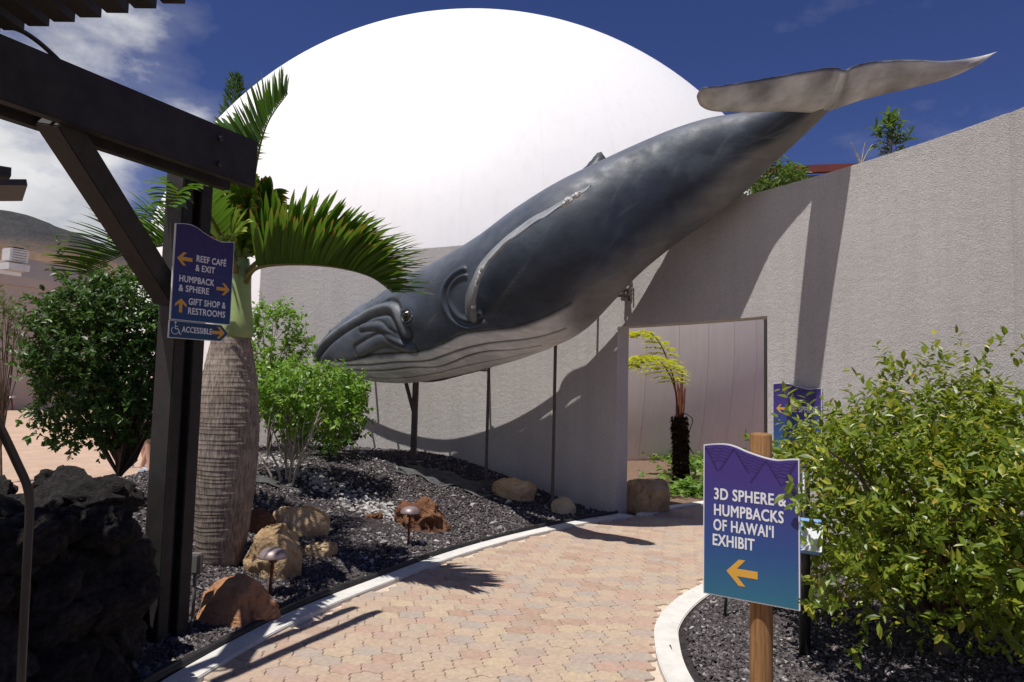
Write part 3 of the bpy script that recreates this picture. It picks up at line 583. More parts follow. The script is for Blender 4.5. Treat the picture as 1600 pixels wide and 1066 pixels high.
def whale():
    root = thing('whale_sculpture', 'large grey-blue humpback whale sculpture diving along the curved wall', 'sculpture', (.3, 8.6, 0))
    nu, nt = 420, 300; u = np.linspace(0, 1, nu); th = np.linspace(0, 2*math.pi, nt, endpoint=False)
    P, Nn, T = whale_surface(u, th); U, TH = np.meshgrid(u, np.degrees(th), indexing='ij'); TS = np.where(TH > 180, 360-TH, TH)   # both sides alike
    rad = np.linalg.norm(whale_frames()[2], axis=1); rr = cub(whale_frames()[0], rad, u)[:, None]
    Lx = U*8.2; Ly = np.radians(TS)*np.maximum(rr, .05)
    def dl(line, n=16):
        L = smooth_line(line, n); d = np.full(U.shape, 9.); rl = np.interp(L[:, 0], u, rr[:, 0])
        for k in range(len(L)-1):
            a = np.array([L[k, 0]*8.2, 0]); b = np.array([L[k+1, 0]*8.2, 0]); ay = math.radians(L[k, 1])*np.maximum(rr, .05); by = math.radians(L[k+1, 1])*np.maximum(rr, .05)
            ex = b[0]-a[0]; ey = by-ay; t = np.clip(((Lx-a[0])*ex+(Ly-ay)*ey)/(ex*ex+ey*ey+1e-9), 0, 1); d = np.minimum(d, np.hypot(Lx-a[0]-t*ex, Ly-ay-t*ey))
        return d
    sm = lambda a, b, x: (lambda t: t*t*(3-2*t))(np.clip((x-a)/(b-a), 0, 1))
    dg = [dl(g) for g in GR]; gmin = np.minimum.reduce(dg); lip = dl(LIP[0]); l2 = dl(LIP2[0]); l3 = dl(LIP2[1])
    disp = -.030*np.exp(-(gmin/.020)**2) + .012*np.exp(-(gmin/.08)**2)
    disp += .036*np.exp(-(lip/.050)**2) - .030*np.exp(-((lip-.105)/.03)**2)*(TS > 50)
    disp += .016*np.exp(-(l2/.05)**2) - .014*np.exp(-((l2-.07)/.022)**2) + .022*np.exp(-(l3/.07)**2) - .018*np.exp(-((l3-.085)/.025)**2)
    eye_d = np.hypot(Lx-.303*8.2, Ly-math.radians(79.5)*rr); disp += .05*np.exp(-(eye_d/.15)**2) - .05*np.exp(-(eye_d/.075)**2)
    fr = np.hypot((Lx-.428*8.2)*.9, Ly-math.radians(84)*rr)
    disp += .035*np.exp(-((fr-.34)/.035)**2)*(U < .442)+.03*np.exp(-((fr-.25)/.03)**2)*(U < .442) - .02*np.exp(-((fr-.295)/.02)**2)*(U < .442)
    disp += .04*np.exp(-(np.hypot(Lx-.15*8.2, Ly-.0)/.16)**2)                                     # blowhole hump
    for k in range(13):                                                                           # head knobs
        uu, tt = random.uniform(.05, .25), random.uniform(5, 48); disp += .016*np.exp(-(np.hypot(Lx-uu*8.2, Ly-math.radians(tt)*rr)/.03)**2)
    disp *= np.clip(rr/.3, 0, 1)*(1-sm(.93, 1., U)*.9)
    disp += .02*sm(.55, .95, U)*np.exp(-((TS-180)/14)**2)
    P = P+Nn*disp[:, :, None]
    # paint
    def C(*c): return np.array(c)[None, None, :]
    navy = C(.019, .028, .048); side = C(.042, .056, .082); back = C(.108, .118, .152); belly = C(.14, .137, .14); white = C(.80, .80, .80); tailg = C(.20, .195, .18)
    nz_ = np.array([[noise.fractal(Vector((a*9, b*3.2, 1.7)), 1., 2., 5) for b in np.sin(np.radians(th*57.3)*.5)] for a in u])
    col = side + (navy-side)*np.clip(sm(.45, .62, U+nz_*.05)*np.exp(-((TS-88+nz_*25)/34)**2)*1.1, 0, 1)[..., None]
    col = col + (back-col)*(sm(66, 22, TS+nz_*16) if False else (1-sm(18, 62, TS+nz_*22)))[..., None]  # sun glare along the upper back is put into the paint
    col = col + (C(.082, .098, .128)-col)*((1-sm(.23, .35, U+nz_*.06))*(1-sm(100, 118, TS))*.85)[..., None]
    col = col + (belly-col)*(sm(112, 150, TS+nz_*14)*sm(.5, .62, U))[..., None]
    jaw = np.interp(u, [p[0] for p in GR[0]], [p[1] for p in GR[0]])[:, None]
    wj = sm(-4, 4, TS-jaw+nz_*3)*(1-sm(.47, .61, U+nz_*.04))
    col = col + (white*(1-.25*np.clip(nz_, 0, 1)[..., None])-col)*wj[..., None]
    lipw = sm(-3, 5, TS-np.interp(u, [.13, .188, .22, .246, .281, .31], [100, 92.5, 91.5, 96.5, 109.5, 116])[:, None])*sm(.12, .17, U)*(1-sm(.27, .32, U))
    col = col + (C(.26, .265, .27)-col)*(lipw*.8*(1-wj))[..., None]
    col = col + (C(.20, .215, .235)-col)*(.7*np.exp(-(lip/.05)**2))[..., None]
    col = col + (C(.012, .014, .02)-col)*(np.clip(np.exp(-(gmin/.016)**2)+.8*np.exp(-((lip-.105)/.02)**2)*(TS > 50)+.6*np.exp(-((l2-.07)/.018)**2)+.6*np.exp(-((l3-.085)/.018)**2), 0, .92))[..., None]
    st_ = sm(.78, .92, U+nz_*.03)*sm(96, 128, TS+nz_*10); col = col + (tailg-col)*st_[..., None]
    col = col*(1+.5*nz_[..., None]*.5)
    for k in range(70):    # scratches and rubbed patches
        uu, tt = random.uniform(.05, .95), random.uniform(10, 150); aa = random.uniform(-.6, .6); dx_ = Lx-uu*8.2; dy_ = Ly-math.radians(tt)*rr; p_ = dx_*math.cos(aa)+dy_*math.sin(aa); q_ = -dx_*math.sin(aa)+dy_*math.cos(aa)
        col = col + (C(.20, .21, .225)-col)*(random.uniform(.12, .35)*np.exp(-(p_/random.uniform(.05, .35))**2-(q_/random.uniform(.005, .014))**2))[..., None]
    nz2 = np.array([[noise.fractal(Vector((a*16, b*5.2, 7.7)), 1., 2., 6) for b in np.sin(np.radians(th*57.3)*.5)] for a in u])
    col = col + (C(.10, .125, .15)-col)*(np.clip(nz2*1.0-.12, 0, .30)*(1-wj))[..., None]
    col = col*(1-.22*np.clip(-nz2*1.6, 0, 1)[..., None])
    V = np.r_[P.reshape(-1, 3), [P[0].mean(0)], [P[-1].mean(0)]]
    i, j = np.meshgrid(np.arange(nu-1), np.arange(nt), indexing='ij'); F = np.stack([i*nt+j, i*nt+(j+1) % nt, (i+1)*nt+(j+1) % nt, (i+1)*nt+j], -1).reshape(-1, 4)
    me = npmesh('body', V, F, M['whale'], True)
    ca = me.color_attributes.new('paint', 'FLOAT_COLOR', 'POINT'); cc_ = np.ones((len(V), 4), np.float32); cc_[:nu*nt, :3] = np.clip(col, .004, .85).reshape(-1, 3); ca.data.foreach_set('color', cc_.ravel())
    bm = bmesh.new(); bm.from_mesh(me); bm.verts.ensure_lookup_table()
    for c_, row in ((nu*nt, 0), (nu*nt+1, (nu-1)*nt)):
        for k in range(nt): bm.faces.new((bm.verts[c_], bm.verts[row+k], bm.verts[row+(k+1) % nt])).smooth = True
    bmesh.ops.recalc_face_normals(bm, faces=bm.faces); bm.to_mesh(me); bm.free()
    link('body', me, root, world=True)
    def paintmesh(name, V, F, colf, parent, m='whale', label=None):
        me = npmesh(name, V, F, M[m], True); ca = me.color_attributes.new('paint', 'FLOAT_COLOR', 'POINT'); cc_ = np.ones((len(V), 4), np.float32); cc_[:, :3] = colf; ca.data.foreach_set('color', cc_.ravel())
        bm = bmesh.new(); bm.from_mesh(me); bmesh.ops.recalc_face_normals(bm, faces=bm.faces); bm.to_mesh(me); bm.free()
        o = link(name, me, parent, world=True)
        if label: o['label'] = label
        return o
    # eyes
    for s in (1, -1):
        i0 = int(.303*(nu-1)); j0 = int(round((79.5 if s > 0 else 280.5)/360*nt)) % nt; p = P[i0, j0]; n_ = Nn[i0, j0]
        q = Vector(n_).to_track_quat('Z', 'Y').to_matrix(); e = MB()
        bm = bmesh.new(); bmesh.ops.create_uvsphere(bm, u_segments=24, v_segments=14, radius=.074); me = bpy.data.meshes.new('eyeball'); bm.to_mesh(me); bm.free(); me.materials.append(M['eyeiris']); me.polygons.foreach_set('use_smooth', [True]*len(me.polygons))
        eb = link('eyeball', me, root, tuple(p-n_*.012), world=True)
        MB().lathe([(.046, .0), (.043, .008), (.025, .018), (.004, .021)], 20).build('pupil', M['eyeblack'], eb, True).matrix_parent_inverse = Matrix.Identity(4)
        eb.children[0].location = Vector(n_)*.060; eb.children[0].rotation_euler = q.to_euler()
        for rr_, w_ in ((.088, .017), (.125, .013)):
            pts = [Vector(p)+q @ Vector((rr_*1.12*math.cos(a), rr_*math.sin(a), .012 if rr_ < .1 else -.004)) for a in np.linspace(0, 2*math.pi, 28)]
            MB().tube(pts, w_, 8).build('eyelid', M['eyelid'], root, True, world=True)
    # pectoral fins: blade lofted root to tip, with a knobbed leading edge
    YR = float(P[int(.427*(nu-1)), int(91.5/360*nt)][1])
    fpx = [(733, 489, YR+.05), (739, 455, YR-.28), (752, 421, YR-.58), (780, 386, YR-.88), (822, 352, 6.82), (860, 329, 6.64), (895, 308, 6.47), (923, 291, 6.32)]
    ctr = smooth_line([at(*k) for k in fpx], 10); n_ = len(ctr); s = np.linspace(0, 1, n_)
    cw = np.interp(s, [0, .12, .35, .6, .85, .96, 1], [.30, .34, .40, .38, .28, .14, .03]); tw = np.interp(s, [0, .2, .6, 1], [.12, .075, .055, .018])
    upx = at(800, 330, 7)-at(800, 350, 7); upx /= np.linalg.norm(upx)
    Tn = np.gradient(ctr, axis=0); Tn /= np.linalg.norm(Tn, axis=1)[:, None]
    view = (ctr-EYE); view /= np.linalg.norm(view, axis=1)[:, None]
    nrm = np.cross(Tn, view); nrm /= np.linalg.norm(nrm, axis=1)[:, None]; nrm *= np.sign(nrm[:, 2])[:, None]
    back_ = np.cross(Tn, nrm); back_ /= np.linalg.norm(back_, axis=1)[:, None]; back_ *= np.sign((back_*view).sum(1))[:, None]
    tilt = np.interp(s, [0, .15, .4, 1], [R(35), R(14), R(8), R(9)])[:, None]     # blade nearly edge-on, a little of its upper face turned to the path
    chord = back_*np.cos(tilt)+nrm*np.sin(tilt); nb = nrm*np.cos(tilt)-back_*np.sin(tilt)
    knob = .020*np.sin(s*46)*sm(.2, .3, s)*(1-sm(.93, 1., s)) + .012*np.sin(s*21+1)
    nk = 28; a = np.linspace(0, 2*math.pi, nk, endpoint=False); V = []; Cc = []
    for k in range(n_):
        for b in a:
            x = math.cos(b); y = math.sin(b); w = (cw[k]/2)*x; t_ = tw[k]/2*y*(.35+.65*(1-x)/2*1.3)
            w -= knob[k]*max(0, -x)**2*1.5
            V.append(ctr[k]+chord[k]*w+nb[k]*t_)
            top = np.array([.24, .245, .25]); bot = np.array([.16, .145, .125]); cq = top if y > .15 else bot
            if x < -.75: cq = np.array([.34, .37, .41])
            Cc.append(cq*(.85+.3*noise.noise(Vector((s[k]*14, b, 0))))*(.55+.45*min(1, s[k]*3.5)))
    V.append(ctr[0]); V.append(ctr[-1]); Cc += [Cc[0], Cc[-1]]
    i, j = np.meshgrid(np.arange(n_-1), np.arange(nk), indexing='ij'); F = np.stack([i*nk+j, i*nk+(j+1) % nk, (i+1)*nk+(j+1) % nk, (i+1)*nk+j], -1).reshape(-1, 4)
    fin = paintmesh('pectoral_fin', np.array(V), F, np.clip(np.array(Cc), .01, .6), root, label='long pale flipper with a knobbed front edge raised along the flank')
    bar = MB()
    for s0 in (.27, .285, .30, .33, .345, .12, .84, .86, .875, .90, .925, .94):
        k = int(s0*(n_-1)); p = ctr[k]-chord[k]*cw[k]*.46+nb[k]*.012+RNG.normal(0, .012, 3); bm = bmesh.new(); bmesh.ops.create_icosphere(bm, subdivisions=2, radius=random.uniform(.016, .032))
        for vv in bm.verts: vv.co *= random.uniform(.75, 1.2)
        me = bpy.data.meshes.new('barnacle'); bm.to_mesh(me); bm.free(); me.materials.append(M['barnacle']); link('barnacle', me, fin, tuple(p), world=True)
    # far fin, mirrored to the wall side and folded back against the body
    i0 = int(.428*(nu-1)); j0 = int(round(275/360*nt)); p0 = P[i0, j0]; V2 = []
    far = smooth_line([p0-Nn[i0, j0]*.1, p0+Nn[i0, j0]*.10+T[i0]*.3+np.array([0, 0, -.05]), p0+Nn[i0, j0]*.12+T[i0]*.9+np.array([0, 0, -.15]), p0+Nn[i0, j0]*.10+T[i0]*1.6+np.array([0, 0, -.2])], 8)
    mbf = MB(); nf = len(far)
    for k in range(nf):
        w = np.interp(k/(nf-1), [0, .3, .8, 1], [.16, .2, .14, .02])
        for b in a[::2]: mbf.v.append(tuple(far[k]+np.array([0, 0, 1])*w*math.cos(b)+Nn[i0, j0]*.03*math.sin(b)))
    h = nk//2; mbf.f = [(q*h+w_, q*h+(w_+1) % h, (q+1)*h+(w_+1) % h, (q+1)*h+w_) for q in range(nf-1) for w_ in range(h)]
    paintmesh('pectoral_fin', np.array(mbf.v), np.array(mbf.f), np.tile([.1, .1, .11], (len(mbf.v), 1)), root)
    # dorsal fin
    k0, k1 = int(.634*(nu-1)), int(.684*(nu-1)); V = []; Cc = []
    hs = 16; prof = np.interp(np.linspace(0, 1, hs), [0, .3, .55, .72, .86, .95, 1], [0, .06, .15, .235, .22, .10, 0])*.50
    for q in range(hs):
        kk = int(k0+(k1-k0)*q/(hs-1)); bp = P[kk, 0]-Nn[kk, 0]*.05; hh = prof[q]+.05; w = .07*math.sin(math.pi*min(.98, q/(hs-1)+.02))+.01
        lat = np.cross(Nn[kk, 0], T[kk]); tp = bp+Nn[kk, 0]*hh+T[kk]*.05*(prof[q]/.2)
        V += [bp+lat*w, (bp+tp)/2+lat*w*.6, tp, (bp+tp)/2-lat*w*.6, bp-lat*w]
    F = [(q*5+w_, q*5+w_+1, (q+1)*5+w_+1, (q+1)*5+w_) for q in range(hs-1) for w_ in range(4)]
    paintmesh('dorsal_fin', np.array(V), np.array(F), np.tile([.045, .05, .06], (len(V), 1)), root)
    # flukes: two lobes lofted between leading (lower) and trailing (upper) edges, notch between them
    TE = [(1089, 148, 5.78), (1098, 137, 5.74), (1125, 134, 5.76), (1180, 125, 5.93), (1250, 113, 6.12), (1300, 105, 6.22), (1320, 109, 6.28), (1334, 103, 6.26), (1365, 96, 6.32), (1420, 93, 6.45), (1480, 95, 6.60), (1530, 88, 6.76), (1557, 81, 6.80)]
    LE = [(1089, 153, 5.80), (1095, 166, 5.90), (1115, 174, 6.00), (1160, 176, 6.24), (1215, 174, 6.52), (1262, 176, 6.68), (1285, 174, 6.68), (1305, 168, 6.69), (1350, 154, 6.72), (1420, 138, 6.76), (1480, 122, 6.78), (1525, 103, 6.78), (1557, 82, 6.80)]
    te = smooth_line([at(*k) for k in TE], 7); le = smooth_line([at(*k) for k in LE], 7); n_ = len(te); nc = 14; V = []; Cc = []
    for side_ in (1, -1):
        for k in range(n_):
            c_ = te[k]-le[k]; sp = te[min(k+1, n_-1)]-te[max(k-1, 0)]; nn = np.cross(c_, sp); nn /= np.linalg.norm(nn)+1e-9; nn *= np.sign(nn[2]+1e-9)
            xx = 2*k/(n_-1)-1; tk = .115*(1-abs(xx)**1.6)+.012
            for q in range(nc):
                x = q/(nc-1); t_ = tk*(2.2*math.sqrt(max(x, 0))*(1-x)**.9)*.75
                if 0 < q < nc-1: t_ += .004*noise.noise(Vector((k*.3, q*.5, 4)))
                V.append(le[k]+c_*x+nn*side_*t_); z_ = .8+.5*noise.fractal(Vector((k*.16, q*.10, 2.)), 1., 2., 4)
                b_ = np.array([.56, .55, .53])*z_ if side_ < 0 else np.array([.07, .075, .085])*z_
                if x > .93: b_ = np.array([.06, .07, .085])
                if x < .06: b_ = b_*.8
                Cc.append(b_)
    F = []
    for sd in (0, 1):
        o_ = sd*n_*nc; F += [(o_+k*nc+q, o_+k*nc+q+1, o_+(k+1)*nc+q+1, o_+(k+1)*nc+q) for k in range(n_-1) for q in range(nc-1)]
    fl = paintmesh('tail_flukes', np.array(V), np.array(F), np.clip(np.array(Cc), .01, .75), root, label='broad tail flukes with a pale underside')
    bm = bmesh.new(); bm.from_mesh(fl.data); bmesh.ops.remove_doubles(bm, verts=bm.verts, dist=.0006); bmesh.ops.recalc_face_normals(bm, faces=bm.faces); bm.to_mesh(fl.data); bm.free()
    return P, Nn, u
WP, WN, WU = whale()
def supports():
    # steel posts under the jaw and belly, and the wall bracket
    def post(px, ytop, Y, w, label):
        t_ = at(px, ytop, Y); z0 = mz(t_[0], t_[1]); r_ = thing('support_post', label, 'post', (t_[0], t_[1], z0), 0, 'steel posts under the whale'); MB().bar((t_[0], t_[1], z0-.05), tuple(t_+np.array([0, 0, .18])), w, w*.8, (1, 0, 0)).build('column', M['steelbrown'], r_, world=True)
        MB().box((t_[0], t_[1], z0+.03), (w*2.4, w*2.4, .02)).build('base_plate', M['steelbrown'], r_, world=True); return r_, t_
    r1, t1 = post(650, 592, 10.0, .10, 'thick brown steel post with an angled brace under the whale jaw'); 
    a = at(628, 592, 9.9); MB().bar(tuple(a+np.array([0, 0, .15])), (t1[0]-.01, t1[1]+.02, t1[2]-.52), .05, .05, (0, 1, 0)).build('brace', M['steelbrown'], r1, world=True)
    post(764, 571, 9.4, .05, 'thin brown steel post under the middle of the whale throat'); post(868, 536, 8.95, .05, 'thin brown steel post under the whale belly nearest the doorway')
    r2 = thing('wall_bracket', 'steel bracket tying the whale belly to the wall above the doorway', 'bracket', tuple(at(985, 460, 8.7)))
    for k, dx in enumerate((-.04, .05)):
        p = at(980+dx*120, 440, 8.85); q = at(978+dx*120, 470, 8.85); MB().bar(tuple(p), tuple(q), .05, .03, (0, 1, 0)).build('plate', M['steelbrown'], r2, world=True)
    MB().tube([at(962, 455, 8.4), at(984, 452, 9.0)], .025, 8).build('arm', M['steelbrown'], r2, world=True); MB().tube([at(965, 462, 8.3), at(986, 462, 9.0)], .02, 8).build('arm', M['steelbrown'], r2, world=True)
    for dy in (444, 452, 460, 467): MB().lathe([(.012, 0), (.012, .02), (.004, .025)], 8, tuple(at(988, dy, 8.8))).build('bolt', M['capmetal'], r2, world=True)
    # mounting rail hidden between whale and wall
    r3 = thing('mounting_rail', 'steel rail between whale and wall whose shadow curves across the stucco', 'rail', (0, 9.6, 0)); pts = []
    # its line is set where the sun throws its shadow on the stucco
    sp = smooth_line([(560, 655, .36), (620, 683, .36), (690, 697, .36), (745, 688, .36), (800, 668, .34), (860, 632, .32), (920, 578, .27), (985, 505, .20), (1030, 430, .15)], 5); tos = np.array(tosun)
    for x, y, o_ in sp:
        v = ray(x, y); lo, hi = 2., 16.
        for it in range(50):
            m_ = (lo+hi)/2; p = EYE+v*m_; lo, hi = (m_, hi) if math.hypot(p[0]-WC[0], p[1]-WC[1]) < WR else (lo, m_)
        n_ = np.array([WC[0]-p[0], WC[1]-p[1], 0]); n_ /= np.linalg.norm(n_); pts.append(tuple(p+tos*(o_/(n_@tos))))
    MB().tube(pts, .036, 8).build('rail', M['steelbrown'], r3, world=True)
    flat_ = WP.reshape(-1, 3)
    for k in range(2, len(pts)-2, 3):
        q = np.array(pts[k]); j = np.linalg.norm(flat_-q-np.array([0, 0, .25]), axis=1).argmin(); MB().tube([pts[k], tuple(flat_[j])], .018, 6).build('strut', M['steelbrown'], r3, world=True)
    for k in (3, 17, 31):
        q = np.array(pts[k]); d = q[:2]-WC; d = d/np.linalg.norm(d); MB().tube([pts[k], (*(WC+d*(WR+.02)), q[2])], .02, 6).build('wall_pin', M['steelbrown'], r3, world=True)
supports()
# ------------------------------------------------------------------ plants
def unit(a): return a/(np.linalg.norm(a, axis=-1, keepdims=True)+1e-9)
def leaf_arrays(P, A, Nr, Ln, Wd, fold=.25, curl=.15):
    """folded pointed leaves: base P, axis A, face normal Nr"""
    A = unit(A); S = unit(np.cross(A, Nr)); Nr = np.cross(S, A); L = Ln[:, None]; w = Wd[:, None]/2
    b = P; tip = P+A*L-Nr*L*curl; m1 = P+A*L*.32; m2 = P+A*L*.70-Nr*L*curl*.4; up = Nr*w*fold
    V = np.stack([b, m1-S*w*.9+up, m2-S*w*.75+up, tip, m2+S*w*.75+up, m1+S*w*.9+up], 1)
    n = len(P); F = np.array([(0, 3, 2, 1), (0, 5, 4, 3)])[None]+(np.arange(n)*6)[:, None, None]; return V, F
def crown_leaves(c, rad, ntwig, per, llen, lw, seed=0, lump=.45, hollow=.5, up=.5, twig=.2, gap=-.12, extra=None, zmin=None):
    g = np.random.default_rng(seed); d = unit(g.normal(size=(ntwig*3, 3)))
    k = np.array([1+lump*noise.noise(Vector(tuple(q*1.9+seed*3.1)))+lump*.6*noise.noise(Vector(tuple(q*4.3+seed))) for q in d])
    t = g.uniform(hollow**3, 1, len(d))**(1/3); q = c+d*np.array(rad)*(k*t)[:, None]
    keep = np.array([noise.noise(Vector(tuple(p*2.6+seed)))+.5*noise.noise(Vector(tuple(p*6+seed))) > gap for p in q]); keep = keep & (q[:, 2] > zmin) if zmin is not None else keep; q, d = q[keep][:ntwig], d[keep][:ntwig]
    if extra is not None: q = np.r_[q, extra]; d = np.r_[d, unit(np.array(extra)-c)]
    td = unit(d*.8+g.normal(0, .45, d.shape)+np.array([0, 0, up])); n = len(q)
    s = (np.arange(per)+g.uniform(0, .5, (n, per)))/per; tl = twig*g.uniform(.6, 1.3, (n, 1)); P = q[:, None, :]+td[:, None, :]*(s*tl)[..., None]
    rnd = g.normal(0, 1, (n, per, 3)); side = unit(np.cross(np.repeat(td[:, None, :], per, 1), rnd)); A = unit(side*.85+td[:, None, :]*.55+g.normal(0, .2, side.shape))
    Nr = unit(np.array([0, 0, 1.])+d[:, None, :]*.5+g.normal(0, .45, A.shape)); m = n*per
    Ln = llen*g.uniform(.55, 1.25, m); return P.reshape(m, 3), A.reshape(m, 3), Nr.reshape(m, 3), Ln, Ln*lw*g.uniform(.8, 1.15, m), q, td
def branches(base, tops, r0, seed, m, parent, fork=.35, name='branch', stems=1, spread=.05, rtip=.004):
    """each branch leaves a stem low down and climbs to its tuft; one mesh for the trunk, one for the limbs"""
    g = np.random.default_rng(seed); base = np.array(base, float); c = np.mean(tops, 0); mb = MB(); tr = MB(); st = []
    for k in range(stems):
        off = np.array([g.normal(0, spread), g.normal(0, spread), 0]); top = base*(1-fork)+c*fork+off*6+np.array([0, 0, .05]); mid = (base+top)/2+g.normal(0, .03, 3)
        p = smooth_line([base+off-np.array([0, 0, .06]), mid, top], 5); tr.tube(p, list(np.linspace(r0, r0*.62, len(p))), 8); st.append(p)
    for t in tops:
        p = min(st, key=lambda s: np.linalg.norm(s[-1]-t)+g.uniform(0, .3)); i = g.integers(len(p)//2, len(p)); a = p[i]; d = t-a; mid = a+d*.5+np.array([0, 0, np.linalg.norm(d)*.10])+g.normal(0, .05, 3)
        q = smooth_line([a, mid, t], 4); mb.tube(q, list(np.linspace(r0*.38, rtip, len(q))), 5)
    tr.build('trunk' if stems == 1 else 'stems', m, parent, True, world=True); mb.build(name, m, parent, True, world=True)
def plant(name, label, cat, base, c, rad, ntwig, per, llen, lw, m, bark, r0, seed, nbr=40, stems=1, fork=.35, singles=0, group=None, **kw):
    root = thing(name, label, cat, tuple(base), group=group); P, A, Nr, Ln, Wd, q, td = crown_leaves(np.array(c), rad, ntwig, per, llen, lw, seed, **kw)
    idx = np.random.default_rng(seed).permutation(len(q))[:nbr]; branches(base, q[idx], r0, seed, bark, root, fork, stems=stems)
    if singles:         # the leaves that show largest are leaves of their own, the rest one mass of foliage
        o = np.argsort(np.linalg.norm(P-EYE, axis=1)); one, rest_ = o[:singles], o[singles:]; V, F = leaf_arrays(np.zeros((1, 3)), np.array([[0, 1., 0]]), np.array([[0, 0, 1.]]), np.ones(1), np.full(1, lw))
        lm = npmesh('leaf', V.reshape(-1, 3), F.reshape(-1, 4), m); inv = Matrix.Translation(-Vector(base))
        for k in one:
            a = unit(A[k]); s = unit(np.cross(a, Nr[k])); n_ = np.cross(s, a); l = Ln[k]; mw = Matrix(((s[0]*l, a[0]*l, n_[0]*l, P[k][0]), (s[1]*l, a[1]*l, n_[1]*l, P[k][1]), (s[2]*l, a[2]*l, n_[2]*l, P[k][2]), (0, 0, 0, 1)))
            ob = bpy.data.objects.new('leaf', lm); COL.objects.link(ob); ob.parent = root; ob.matrix_local = inv @ mw
        P, A, Nr, Ln, Wd = P[rest_], A[rest_], Nr[rest_], Ln[rest_], Wd[rest_]
    V, F = leaf_arrays(P, A, Nr, Ln, Wd); o = link('crown', npmesh('crown', V.reshape(-1, 3), F.reshape(-1, 4), m), root, world=True)
    if singles: o['kind'] = 'stuff'
    return root
# shrub on the right, close to the path
ex = np.array([at(1236, 652, 3.7), at(1250, 640, 3.6), at(1270, 660, 3.7), at(1262, 690, 3.6), at(1250, 795, 2.86), at(1275, 803, 3.0), at(1290, 790, 3.2), at(1266, 955, 2.9), at(1254, 950, 2.86), at(1300, 965, 3.1), at(1290, 700, 3.5), at(1360, 612, 3.9), at(1420, 590, 4.), at(1556, 545, 4.), at(1510, 562, 4.), at(1580, 560, 4.0),
               at(1275, 900, 3.2), at(1280, 860, 3.3), at(1290, 740, 3.4), at(1340, 650, 3.7), at(1470, 578, 4.), at(1540, 560, 4.05), at(1590, 575, 4.)])
plant('leafy_bush', 'large glossy yellow-green bush in the cinder bed beside the exhibit sign', 'bush', (2.60, 4.11, .03), (2.70, 4.12, .97), (1.02, 1.0, .70), 2300, 11, .060, .46, M['leaf_shrub'], M['bark'], .05, 11, 80, 1, .30, 300, lump=.36, hollow=.30, twig=.20, gap=-.36, extra=ex, zmin=.36)
# young lime shrub with pale stems in front of the whale's head
yb = onz(452, 766, .36); 
plant('young_shrub', 'bright lime-green young shrub with many pale stems below the whale head', 'shrub', tuple(yb-np.array([0, 0, .02])), tuple(at(488, 632, yb[1])), (.64, .55, .45), 420, 9, .062, .62, M['leaf_lime'], M['palebark'], .017, 5, 60, 6, .55, 0, lump=.4, hollow=.3, twig=.16, gap=-.2, spread=.05) if False else None
def young():
    c = at(486, 628, yb[1]); root = plant('young_shrub', 'bright lime-green young shrub with many pale stems below the whale head', 'shrub', tuple(yb-np.array([0, 0, .02])), tuple(c), (.64, .58, .44), 760, 9, .062, .62, M['leaf_lime'], M['palebark'], .017, 5, 70, 6, .50, 0, lump=.34, hollow=.25, twig=.16, gap=-.4)
young()
bb = at(505, 720, 9.7); bz = mz(bb[0], bb[1])
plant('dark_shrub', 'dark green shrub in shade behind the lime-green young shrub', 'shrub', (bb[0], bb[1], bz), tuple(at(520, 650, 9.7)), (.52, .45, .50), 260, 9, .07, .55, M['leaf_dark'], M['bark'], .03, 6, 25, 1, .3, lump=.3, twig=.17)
cb = at(425, 705, 10.4); cz = mz(cb[0], cb[1])
plant('back_shrub', 'light green shrub against the wall end, behind the palm trunk', 'shrub', (cb[0], cb[1], cz), tuple(at(425, 545, 10.4)), (.52, .5, .62), 380, 9, .072, .6, M['leaf_lime'], M['bark'], .03, 8, 30, 2, .4, lump=.4, twig=.18)
# tree on the left behind the lava rocks
tb = (-4.72, 8.1, mz(-4.72, 8.1))
lx = np.array([at(92, 398, 8.0), at(100, 412, 8.), at(95, 440, 8.), at(80, 500, 8.), at(70, 600, 8.), at(78, 690, 8.), at(92, 700, 8.), at(66, 560, 8), at(110, 705, 8)])
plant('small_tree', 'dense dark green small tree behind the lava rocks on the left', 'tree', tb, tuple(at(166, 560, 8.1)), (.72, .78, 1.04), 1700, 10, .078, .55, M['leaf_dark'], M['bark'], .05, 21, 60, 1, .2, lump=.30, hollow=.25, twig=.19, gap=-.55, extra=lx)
eb = at(8, 690, 10.5)
plant('slender_tree', 'thin greyish young tree at the left edge in front of the beige wall', 'tree', (eb[0], eb[1], 0), tuple(at(6, 530, 10.5)), (.26, .26, .75), 130, 8, .06, .4, M['leaf_grey'], M['bark'], .022, 31, 25, 1, .35, lump=.3, twig=.16)
